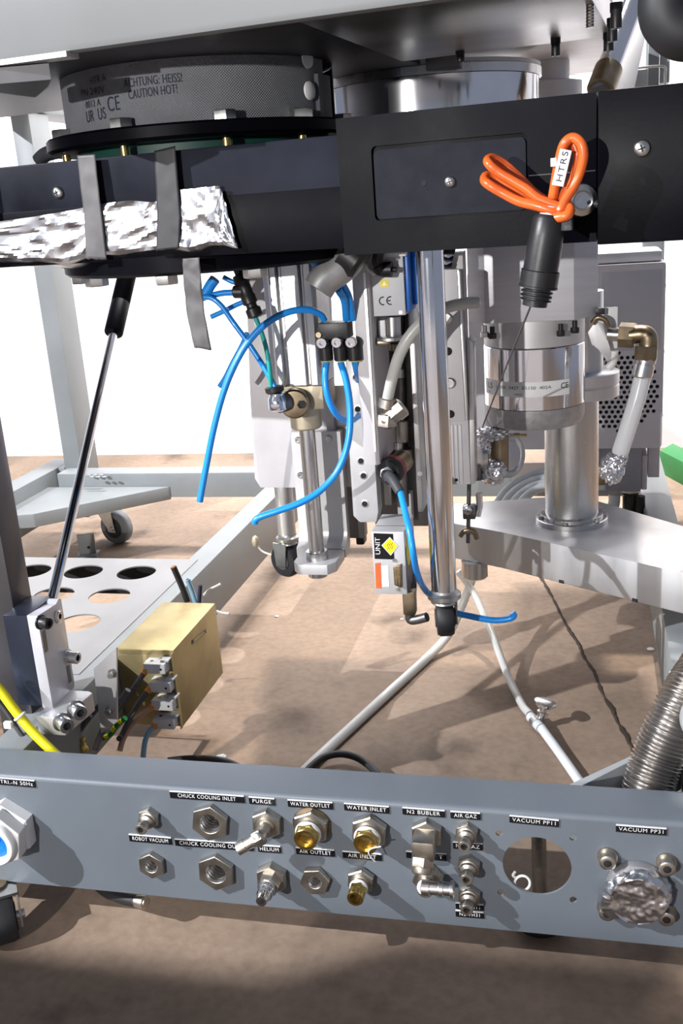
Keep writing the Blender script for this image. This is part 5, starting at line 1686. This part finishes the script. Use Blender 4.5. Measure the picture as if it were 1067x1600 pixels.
MB().tube([W.at(960, 772, YK + .03), W.at(958, 790, YK + .03), W.at(945, 806, YK + .02), W.at(925, 815, YK)], 0.0095, 14).build('pale_cable', CABLEW, lw)
MB().tube([W.at(1000, 775, YK + .03), W.at(1000, 795, YK + .03), W.at(998, 815, YK + .03), W.at(990, 835, YK + 0.03)], 0.008, 14).build('black_cable', RUBBER, lw)
MB().lathe(W.at(938, 742, YK + 0.0115), Yn, [(0.016, 0), (0.016, 0.006), (0.012, 0.008)], 26).build('outlet_flange', BRASS_D, lw)

# grey-white cable bundle
for k, (dx, dy) in enumerate(((0, 0), (9, 9), (20, 17), (30, 22))):
    hose(('upper', 'second', 'third', 'lowest')[k] + ' pale grey cable of the bundle curving behind the vacuum column', [(772 + dx * 1.0, 795 + dy * .4, .81 - .017 * k), (790 + dx * 0.9, 768 + dy * .6, .81 - .017 * k), (818 + dx * .6, 748 + dy * .8, .81 - .017 * k), (850 + dx * .3, 738 + dy, .81 - .017 * k), (900, 735 + dy, .81 - .017 * k)], 0.0068, CABLEW, 'pale_cable', 'cable', 'pale grey cables of the bundle', end=False)
t = thing('white_sheet', 'small white sheet behind the pale grey cable bundle', 'sheet')
MB().box(W.at(800, 765, 0.93), W.at(855, 722, 0.935), 0.0005).build('sheet', WHITEP, t)

# ---------------- foil wrapped tee left below the pump
ft_ = thing('vacuum_tee', 'small foil wrapped vacuum tee below the left edge of the pump', 'fitting')
YT = 0.47
c = W.at(770, 738, YT)
r_ = 21 * W.px(c)
MB().crumple(c, r_, (1, 0.85, 1), 0.22, 1.3, 4, 1).build('foil_ball', FOIL, ft_, angle=15)
c2 = W.at(768, 678, YT + 0.01)
MB().crumple(c2, 0.016, (1.35, 1.0, 0.55), 0.3, 1.3, 4, 2).build('foil_top', FOIL, ft_, angle=15)
MB().crumple(W.at(757, 698, YT - 0.005), 0.010, (0.75, 0.8, 1.5), 0.35, 1.3, 4, 3).build('foil_neck', FOIL, ft_, angle=15)
MB().cyl(W.at(779, 735, YT + 0.015), W.at(779, 680, YT + 0.015), 0.0125, n=24).build('pipe', BRASS_D, ft_)
MB().torus(W.at(794, 712, YT + 0.03), (0.75, -0.62, 0.1), 0.023, 0.0055, 36, 10).build('clamp_ring', ALU_M, ft_)
MB().lathe(W.at(793, 712, YT + 0.03), (0.75, -0.62, 0.1), [(0.020, -0.004), (0.020, 0.004)], 30).build('clamp_flange', STEEL, ft_)
MB().box(W.at(800, 684, YT), W.at(813, 676, YT + 0.012), 0.001).build('wing_nut', GREYW, ft_)
MB().cyl(W.at(803, 680, YT), W.at(823, 680, YT), 0.0016, n=10).build('wing_bolt', BRASS, ft_)
MB().lathe(W.at(750, 712, YT), (-0.8, -0.5, 0), [(0.014, -0.006), (0.018, -0.002), (0.018, 0.004), (0.012, 0.006)], 24).build('side_flange', STEEL, ft_)
MB().box(W.at(736, 752, YT - 0.01), W.at(754, 722, YT + 0.01), 0.002).build('clamp_block', DKMET, ft_)
wb2 = thing('wing_clamp', 'dark steel wing bolt clamp hanging in front of the arm beside the tube leg', 'clamp')
YW = 0.44
MB().cyl(W.at(733, 745, YW), W.at(731, 848, YW), 0.0026, n=12).build('rod', DKMET, wb2)
MB().box(W.at(723, 812, YW - 0.006), W.at(744, 786, YW + 0.008), 0.002).build('body', DKMET, wb2)
MB().tube([W.at(748, 770, YW), W.at(749, 790, YW), W.at(746, 806, YW)], 0.0042, 10).build('lever', CHROME, wb2)
MB().tube([W.at(719, 838, YW - .003), W.at(724, 831, YW - .003), W.at(733, 829, YW - .003), W.at(741, 832, YW - .003), W.at(745, 842, YW - .003)], lambda s: 0.0042 - 0.002 * abs(s - .5), 10).build('wing', BRASS_D, wb2)
MB().lathe(W.at(731, 795, YW - 0.006), Yn, [(0.006, 0), (0.006, 0.006), (0.004, 0.007)], 8).build('nut', CHROME, wb2)

# ---------------- right elbow, hose and clamp
ef = thing('compression_elbow', 'bronze compression elbow right of the pump holding the clear white hose', 'fitting')
YE = 0.46
e0, e1, e2, e3 = W.at(950, 522, YE), W.at(985, 524, YE - .005), W.at(1012, 526, YE - 0.01), W.at(1010, 556, YE - 0.012)
MB().cyl(e0, e1, 0.008, n=20).build('stub', STEEL, ef)
d = (e1 - e0).normalized()
MB().hexring(W.at(968, 523, YE), d, 0.0145, 0.018, 0, 0.2).build('lock_nut', BRASS_D, ef)
MB().tube([e1, (e1 + e2) / 2 + Vector((0.003, 0, 0.002)), e2, W.at(1013, 540, YE - .01), e3], 0.0105, 18).build('elbow_body', BRASS_D, ef)
MB().hexring(W.at(1010, 541, YE - 0.011), (e3 - W.at(1012, 530, YE - .01)), 0.0140, 0.016, 0, 0.1).build('lower_nut', BRASS_D, ef)
hd = (W.at(990, 640, YE - 0.02) - e3).normalized()
MB().lathe(e3, hd, [(0.0118, 0), (0.0118, 0.008), (0.0105, 0.0085), (0.0105, 0.010), (0.0118, 0.0105), (0.0118, 0.024), (0.010, 0.026)], 24).build('sleeve', STEEL, ef)
hose('clear white hose hanging from the bronze elbow before the fan grille', [(1006, 578, YE - 0.013), (996, 620, YE - 0.018), (982, 665, YE - 0.02), (969, 706, YE - 0.02), (960, 732, YE - 0.02)], 0.0098, HOSE_W, end=False)
t = thing('foil_plug', 'crumpled foil closing the lower end of the clear white hose', 'foil')
MB().crumple(W.at(957, 735, YE - 0.02), 0.0145, (0.95, 0.95, 1.15), 0.32, 1.4, 4, 6).build('foil', FOIL, t, angle=15)
MB().crumple(W.at(964, 716, YE - 0.02), 0.0128, (0.95, 0.95, 0.8), 0.28, 1.6, 4, 7).build('foil_collar', FOIL, t, angle=15)
t = thing('pipe_clamp', 'white and dark pipe clamp between the pump block and the bronze elbow', 'clamp')
MB().box(W.at(946, 545, YE + 0.01), W.at(965, 479, YE + 0.014), 0.001).build('white_plate', WHITEP, t)
MB().prism([W.at(*q, YE - 0.004) for q in ((918, 520), (930, 502), (942, 505), (952, 540), (958, 562), (948, 566), (936, 545), (925, 540))], (0, 0.012, 0), 0.001).build('jaw', ALU_M, t)
MB().box(W.at(930, 492, YE - 0.002), W.at(945, 480, YE + 0.006), 0.001).build('dark_latch', BLACKP, t)
MB().tube([W.at(926, 505, YE - .006), W.at(934, 496, YE - .008), W.at(946, 500, YE - .008), W.at(951, 510, YE - .006)], 0.0034, 10).build('wire_bail', BRASS_D, t)
MB().tube([W.at(960, 548, YE), W.at(957, 565, YE), W.at(950, 575, YE)], 0.005, 10).build('white_tail', WHITEP, t)

# ---------------- green bar on the floor, bellows at right
t = thing('green_bar', 'green plastic bar lying on the floor at the right edge before the white partition', 'bar')
g = [W.atz(x, y, 0.0) for x, y in ((1030, 738), (1110, 782), (1130, 770), (1050, 726))]
MB().prism(g, (0, 0, 0.055), 0.002).build('bar', GREEN, t)
t = thing('bellows_hose', 'ribbed stainless steel vacuum bellows hose rising at the right behind the panel', 'hose')
YBe = 0.10
P = [W.at(1006, 1270, 0.068), W.at(1014, 1225, 0.075), W.at(1029, 1180, 0.085), W.at(1050, 1130, 0.095), W.at(1074, 1085, 0.11), W.at(1100, 1045, 0.13)]
MB().tube(P, lambda s: 0.0205 + 0.0026 * math.cos(2 * math.pi * 40 * s), 30, 70).build('bellows', mat('bellows_steel', (0.58, 0.56, 0.54), 0.28, 1.0, (0.50, 0.48, 0.46), 25), t, angle=80)
t = thing('grey_valve_knob', 'smooth grey rounded valve housing at the right edge beside the bellows', 'valve')
c = W.at(1110, 1128, 0.035)
MB().lathe(c, (-0.3, -1, 0.1), [(0.012, -0.04), (0.022, -0.035), (0.025, -0.02), (0.025, 0.0), (0.021, 0.008), (0.012, 0.011)], 40).build('housing', PAINT_L, t)
t = thing('wing_clamp', 'pale wing clamp with bronze screw at the right edge above the bellows', 'clamp')
MB().lathe(W.at(1064, 1060, 0.19), (0.1, 0, 1), [(0.004, 0), (0.012, 0.001), (0.012, 0.004), (0.007, 0.006)], 24).build('wing_plate', WHITEP, t)
MB().cyl(W.at(1039, 1068, 0.185), W.at(1085, 1067, 0.185), 0.0022, n=12).build('screw', BRASS_D, t)
MB().crumple(W.at(1062, 1078, 0.19), 0.006, (1.2, 1, 0.8), 0.2, 1, 3, 5).build('nut', WHITEP, t)

# ================================================================== LEFT: GAS STRUT, CLAMPS
gs = thing('gas_strut', 'long slanted gas strut with chrome rod and black upper cylinder at the left', 'strut')
s0, s1, s2 = W.at(80, 944, 0.150), W.at(177, 522, 0.46), W.at(203, 410, 0.54)
MB().cyl(s0, s1 + (s2 - s1) * 0.1, 0.0056, n=28).build('rod', CHROME, gs)
d = (s2 - s1).normalized()
L = (s2 - s1).length
MB().lathe(s1, d, [(0.007, 0), (0.0115, 0.001), (0.0122, 0.003), (0.0122, L * 0.42), (0.0118, L * 0.425), (0.0122, L * 0.43), (0.0122, L)], 34).build('cylinder', BLACKC, gs)
sb = thing('strut_bracket', 'pale aluminium bracket block with slots and socket bolts on the left post', 'bracket')
YQ = 0.098
xq = W.at(58, 962, YQ).x
zq1, zq0 = W.at(58, 962, YQ).z, W.at(79, 1107, YQ).z
yq = W.atx(96, 937, xq).y
yq2 = W.atx(117, 1070, xq).y
zm0 = W.atx(117, 1070, xq).z
zt1 = W.atx(96, 935, xq).z
MB().prism([(xq, YQ, zq1), (xq, yq - 0.012, zt1 - 0.002), (xq, yq - 0.006, zt1 + 0.002), (xq, yq, zt1), (xq, yq2, zm0 + 0.002), (xq, yq2 - 0.002, zm0 - 0.002), (xq, YQ + 0.004, zq0), (xq, YQ, zq0)], (-0.012, 0, 0), 0.0006).build('slotted_plate', mat('pale_milled_plate', (0.66, 0.66, 0.70), 0.45, 0.5, (0.60, 0.60, 0.64), 20), sb)
MB().box((-0.3725, YQ + 0.0005, zq0 + 0.002), (xq - 0.0125, YQ + 0.055, zq1 - 0.001), 0.0006).build('spacer_block', mat('dark_reflection_steel', (0.05, 0.06, 0.09), 0.25, 0.6, (0.03, 0.035, 0.055), 8), sb)  # dark blue reflection of polished steel put into the colour


def sbolt(x, y, xx, r, L, m, parent, ax=(1, 0, 0)):
    c = W.atx(x, y, xx)
    o = MB().lathe(c, ax, [(r * 1.25, 0), (r * 1.25, 0.0015), (r, 0.002), (r, L - 0.0008), (r * 0.9, L), (r * 0.52, L), (r * 0.5, L - 0.003)], 26).build('socket_bolt', m, parent)
    a = Vector(ax).normalized()
    MB().hexring(c + a * (L - 0.0028), a, r * 0.52, 0.0006, 0, 0.2).build('socket', DARK, o)


sbolt(63, 972, xq, 0.0062, 0.012, BLACKP, sb, (1, -0.25, 0))
sbolt(90, 963, xq, 0.0058, 0.003, STEEL, sb)
sbolt(105, 1026, xq, 0.0066, 0.014, STEEL, sb, (1, -0.15, 0))
for (xa_, ya_, xb_, yb2) in ((68, 985, 73, 1018), (106, 1040, 110, 1066)):
    a, b = W.atx(xa_, ya_, xq + 0.0003), W.atx(xb_, yb2, xq + 0.0003)
    MB().prism([a + Vector((0, -0.003, 0)), a + Vector((0, 0.003, 0)), b + Vector((0, 0.003, 0)), b + Vector((0, -0.003, 0))], (0.0003, 0, 0)).build('slot', DKMET, sb)
pb_ = thing('clamp_block', 'lower aluminium clamp block with two steel socket bolts beside the left post', 'clamp')
YL = 0.078
za = W.at(75, 1120, YL).z
zb_ = W.at(75, 1148, YL).z
x0_, x1_ = W.at(56, 1120, YL).x, W.at(98, 1122, YL).x
bk = W.atz(146, 1080, za)
pts = [(x0_, YL), (x1_, YL), (bk.x, bk.y - 0.012), (bk.x + 0.001, bk.y - 0.004), (bk.x - 0.006, bk.y), (x0_, bk.y)]
MB().prism([(a, b, zb_) for a, b in pts], (0, 0, za - zb_), 0.001).build('block', ALU_ARM, pb_)
for x, y, m in ((118, 1108, STEEL), (97, 1128, STEEL)):
    c = W.at(x, y, YL + 0.012 if x > 100 else YL - 0.002)
    a = Vector((0.75, -0.62, 0.0)).normalized()
    o = MB().lathe(c, a, [(0.0078, 0), (0.0078, 0.012), (0.0072, 0.0128), (0.0042, 0.0128), (0.004, 0.009)], 28).build('socket_bolt', m, pb_)
    MB().hexring(c + a * 0.0095, a, 0.0042, 0.0006, 0, 0.3).build('socket', DARK, o)
    MB().lathe(c, -a, [(0.0098, -0.001), (0.0098, 0.001)], 26).build('washer', STEEL, o)

yc = thing('yellow_cable', 'thick yellow cable with a white tie running down to the left end of the panel', 'cable')
MB().tube([W.at(-30, 1045, 0.07), W.at(0, 1078, 0.07), W.at(22, 1108, 0.068), W.at(48, 1140, 0.065), W.at(84, 1176, 0.06), W.at(110, 1198, 0.055)], 0.0050, 16).build('cable', YELLOW, yc)
MB().torus(W.at(31, 1119, 0.067), (0.55, 0, -0.8), 0.0058, 0.0014, 20, 8).build('cable_tie', WHITEP, yc)
MB().box(W.at(6, 1139, 0.062), W.at(20, 1126, 0.067), 0.001).build('tie_head', WHITEP, yc)
hose('thin grey cable running beside the yellow cable', [(-10, 1088, .078), (10, 1112, .078), (28, 1140, .076), (46, 1165, .074), (60, 1180, .07)], 0.0026, GREYP, 'grey_cable', 'cable', end=False)

# ================================================================== YELLOW FILTER BOX
gb = thing('filter_box', 'yellow passivated metal filter box with four white terminal blocks beside the tray', 'box')
gx0, gx1, gy0, gy1, gz0, gz1 = -0.342, -0.267, 0.266, 0.412, 0.083, 0.185
MB().box((gx0, gy0, gz0), (gx1, gy1, gz1), 0.0008).build('case', GOLD, gb)
MB().box((gx0 + 0.004, gy0 - 0.0006, gz1 - 0.006), (gx1 - 0.001, gy0 - 0.0001, gz1 - 0.001)).build('lid_fold', GOLD, gb)
f_ = [W.atx(299, 1001, gx1 + 0.0002), W.atx(321, 983, gx1 + 0.0002), W.atx(322, 988, gx1 + 0.0002), W.atx(300, 1007, gx1 + 0.0002)]
o = MB().prism(f_, (0.0003, 0, 0)).build('dark_plate', GREYP, gb, smooth=False)
MB().prism([Vector(q) * 0.75 + sum(f_, Vector()) / 4 * 0.25 + Vector((0.0003, 0, 0)) for q in f_], (0.0002, 0, 0)).build('faded_print', GOLD, o, smooth=False)
tbs = []
for i, (x, y) in enumerate(((246, 1040), (254, 1069), (258, 1097), (260, 1126))):
    c = W.at(x, y, gy0 - 0.009)
    o = MB().box((c.x - 0.0135, gy0 - 0.019, c.z - 0.0062), (c.x + 0.0135, gy0 - 0.0002, c.z + 0.0066), 0.001)
    o.box((c.x + 0.006, gy0 - 0.013, c.z + 0.0066), (c.x + 0.0165, gy0 - 0.0002, c.z + 0.0092), 0.0006)
    o = o.build('terminal_block', GREYW, gb)
    MB().lathe((c.x + 0.0085, gy0 - 0.0192, c.z), Yn, [(0.0014, 0), (0.0014, 0.0003)], 10).build('screw_hole', DARK, o)
    MB().lathe((c.x - 0.006, gy0 - 0.010, c.z + 0.0066), (0, 0, 1), [(0.0022, 0), (0.0022, 0.0003)], 12).build('screw_pit', DKMET, o)
    tbs.append(c)
MB().box((gx1 - 0.001, gy0 - 0.006, gz0), (gx1 + 0.0003, gy0, gz1 - 0.002)).build('front_flange', GOLD, gb)
WR = (('upper dark grey wire from the topmost terminal block', GREYWIRE, [(228, 1047), (214, 1068), (193, 1098), (168, 1128), (146, 1166), (138, 1178)]),
      ('lower dark grey wire from the second terminal block', GREYWIRE, [(234, 1076), (220, 1094), (204, 1120), (190, 1150), (186, 1154)]),
      ('tan wire from the third terminal block', PINKW, [(239, 1104), (222, 1116), (204, 1134), (192, 1156), (187, 1173)]),
      ('pale blue wire from the lowest terminal block', LBLUEW, [(244, 1132), (232, 1145), (226, 1162), (223, 1190)]))
for i, (lab, m, pts) in enumerate(WR):
    t = thing('terminal_wire', lab, 'wire', 'cut wires on the terminal blocks')
    Yw = gy0 - 0.016
    P = [W.at(x, y, Yw - 0.012 * k * 0.8) for k, (x, y) in enumerate(pts)]
    MB().tube(P, 0.0034, 12).build('wire', m, t)
    d = (P[1] - P[0]).normalized()
    MB().cyl(P[0] - d * 0.004, P[0] + d * 0.005, 0.0042, n=14).build('ferrule', ORW, t)
t = thing('mount_strap', 'flat grey steel strap with two bolts left of the yellow filter box', 'strap')
YSt = 0.165
MB().prism([W.at(*q, YSt) for q in ((146, 1045), (182, 1012), (183, 1128), (158, 1146))], (0, 0.003, 0), 0.0004).build('strap', ALU_M, t)
for q in ((177, 1051), (173, 1108)):
    c = W.at(*q, YSt)
    MB().hexring(c, Yn, 0.0055, 0.004, 0, 0.3).lathe(c + Vector((0, -0.004, 0)), Yn, [(0.0032, 0), (0.0032, 0.005)], 14).build('bolt', ZINC, t)
t = thing('earth_wire', 'short green and yellow earth wire with bare end behind the panel', 'wire')
for i, (pts, off) in enumerate((([(120, 1152), (130, 1145), (145, 1146), (158, 1153), (172, 1148), (184, 1132), (196, 1122)], 0),)):
    P = [W.at(x, y, 0.20) for x, y in pts]
    MB().tube(P, 0.0033, 12).build('wire', GREEN, t)
    Q = spline(P, 8)
    mb = MB()
    for k in range(0, len(Q) - 4, 7):
        mb.tube([q + Vector((0, -0.0012, 0.0009)) for q in Q[k:k + 4]], 0.0027, 8, 0)
    mb.build('yellow_stripe', YELLOW, t)
    MB().cyl(P[0], P[0] + (P[0] - P[1]).normalized() * 0.004, 0.0024, n=10).build('bare_end', COPPER, t)
t = thing('brass_terminal', 'small brass stud terminal behind the panel left of the cut wires', 'terminal')
c = W.at(131, 1172, 0.16)
MB().lathe(c, (0, 0, 1), [(0.006, 0), (0.0065, 0.004), (0.005, 0.006), (0.0035, 0.010), (0.0035, 0.016)], 18).build('stud', BRASS, t)
hose('black cable slanting down from the tray edge behind the strap', [(158, 1100, .17), (140, 1120, .17), (118, 1152, .16), (104, 1178, .15)], 0.0034, GREYWIRE, 'black_cable', 'cable', end=False)
hose('grey cable lying along the tray edge down to the panel', [(200, 1078, .20), (180, 1108, .195), (160, 1142, .185), (148, 1172, .17)], 0.0036, GREYWIRE, 'black_cable', 'cable', end=False)
# wires behind the box
t = thing('cut_cable', 'black cut cable with copper core sticking up behind the yellow box', 'cable')
P = [W.at(293, 940, .43), W.at(284, 916, .43), W.at(271, 886, .425)]
MB().tube(P, 0.0042, 12).build('sheath', RUBBER, t)
d = (P[2] - P[1]).normalized()
MB().lathe(P[2], d, [(0.0034, 0), (0.0034, 0.0012)], 14).build('core', COPPER, t)
hose('short pale blue wire sticking up behind the yellow box', [(306, 942, .432), (300, 924, .432), (293, 905, .43)], 0.0036, LBLUEW, 'cut_wire', 'wire')
hose('short dark wire stub rising behind the yellow box right side', [(311, 942, .43), (312, 928, .43), (313, 914, .43)], 0.0028, INKD, 'cut_wire', 'wire')
hose('cream cable tie end curling above the yellow box', [(318, 930, .44), (328, 921, .44), (340, 915, .44), (345, 912, .44)], 0.0018, HOSE, 'cable_tie', 'tie')
hose('cream wire end behind the right side of the yellow box', [(338, 955, .45), (348, 958, .45), (358, 959, .45)], 0.0018, HOSE, 'cut_wire', 'wire')
t = thing('cream_connector', 'small cream wire connector hanging on the rail beside the black caster', 'connector')
MB().crumple(W.at(399, 846, .62), 0.008, (0.7, 0.7, 1.2), 0.15, 1, 3, 8).build('body', BEIGE, t)
MB().tube([W.at(401, 850, .62), W.at(408, 860, .62), W.at(420, 866, .62), W.at(432, 869, .62)], 0.0014, 8).build('wire', HOSE, t)

# ================================================================== ON THE FLOOR
def floor_hose(label, pts, r, m, name='floor_hose', cat='hose', zs=None):
    t = thing(name, label, cat)
    P = [W.atz(x, y, r + (zs[i] if zs else 0)) for i, (x, y) in enumerate(pts)]
    MB().tube(P, r, 14, 10).build('tube', m, t)
    return t


floor_hose('milky hose running from under the tube leg across the floor to the panel', [(737, 905), (722, 945), (700, 992), (665, 1030), (610, 1080), (550, 1135), (480, 1200), (430, 1250)], 0.0068, HOSE, zs=[.10, .06, .02, 0, 0, 0, 0, 0])
floor_hose('milky hose from below the arm down to the clamp fitting on the floor', [(716, 892), (742, 930), (768, 990), (793, 1055), (815, 1100), (828, 1116)], 0.0054, HOSE, zs=[.12, .08, .04, .01, 0.004, 0.004])
floor_hose('milky hose from the clamp fitting to the panel at lower right', [(846, 1138), (868, 1168), (892, 1202), (915, 1236)], 0.0060, HOSE_W, zs=[.004, 0, 0, 0])
t = thing('flange_fitting', 'small chrome flange fitting standing on the hose joint on the floor', 'fitting')
a, b = W.atz(829, 1120, 0.010), W.atz(845, 1138, 0.010)
MB().tube([a, (a + b) / 2, b], 0.0068, 14).build('joint', GREYW, t)
c = (a + b) / 2
top = W.atz(849, 1103, 0.045)
top = Vector((c.x + 0.006, c.y + 0.004, 0.010))
MB().lathe(top, (0.25, 0.1, 1), [(0.0062, 0), (0.0062, 0.010), (0.0075, 0.0105), (0.0075, 0.014), (0.0048, 0.015), (0.0048, 0.021), (0.0135, 0.024), (0.0145, 0.0255), (0.0145, 0.028), (0.007, 0.0285)], 28).build('flange_stub', CHROME, t)
MB().lathe(c, (b - a), [(0.008, -0.005), (0.008, 0.005)], 16).build('clip', ZINC, t)
floor_hose('black glossy cable arching behind the panel in the middle', [(470, 1216), (485, 1199), (505, 1184), (530, 1178), (556, 1183), (576, 1196), (592, 1212)], 0.0046, RUBBER, 'black_cable', 'cable', [0.01] * 7)
floor_hose('thin black cable lying on the floor behind the panel left of centre', [(262, 1188), (290, 1185), (325, 1185), (355, 1190), (378, 1200)], 0.0040, RUBBER, 'black_cable', 'cable')
for i, (x, y, s, lab) in enumerate(((432, 963, 0.0035, 'white paper crumb on the floor below the cylinder foot'), (345, 1182, 0.006, 'pale paper scrap on the floor beside the black cable behind the panel'),
                                    (1016, 1014, 0.005, 'white crumb on the lit floor strip at the right'), (628, 967, 0.0025, 'white crumb on the floor below the flow controller'))):
    t = thing('paper_scrap', lab, 'scrap')
    MB().crumple(W.atz(x, y, s * 0.35), s, (1.2, 0.9, 0.4), 0.3, 1.2, 2, i).build('scrap', WHITEP, t, angle=20)


# ------------------------------------------------------------------ put every Empty at the base of its thing
bpy.context.view_layer.update()
for r in ROOTS:
    def kids(o):
        for c_ in o.children:
            yield c_
            yield from kids(c_)
    lo = Vector((1e9,) * 3)
    hi = Vector((-1e9,) * 3)
    for o in kids(r):
        for b in o.bound_box:
            p = o.matrix_world @ Vector(b)
            lo = Vector(map(min, lo, p))
            hi = Vector(map(max, hi, p))
    base = Vector(((lo.x + hi.x) / 2, (lo.y + hi.y) / 2, lo.z))
    r.location = base
    for c_ in r.children:
        c_.matrix_parent_inverse = Matrix.Translation(-base)
for o in bpy.data.objects:
    if '_c' in o:
        del o['_c']
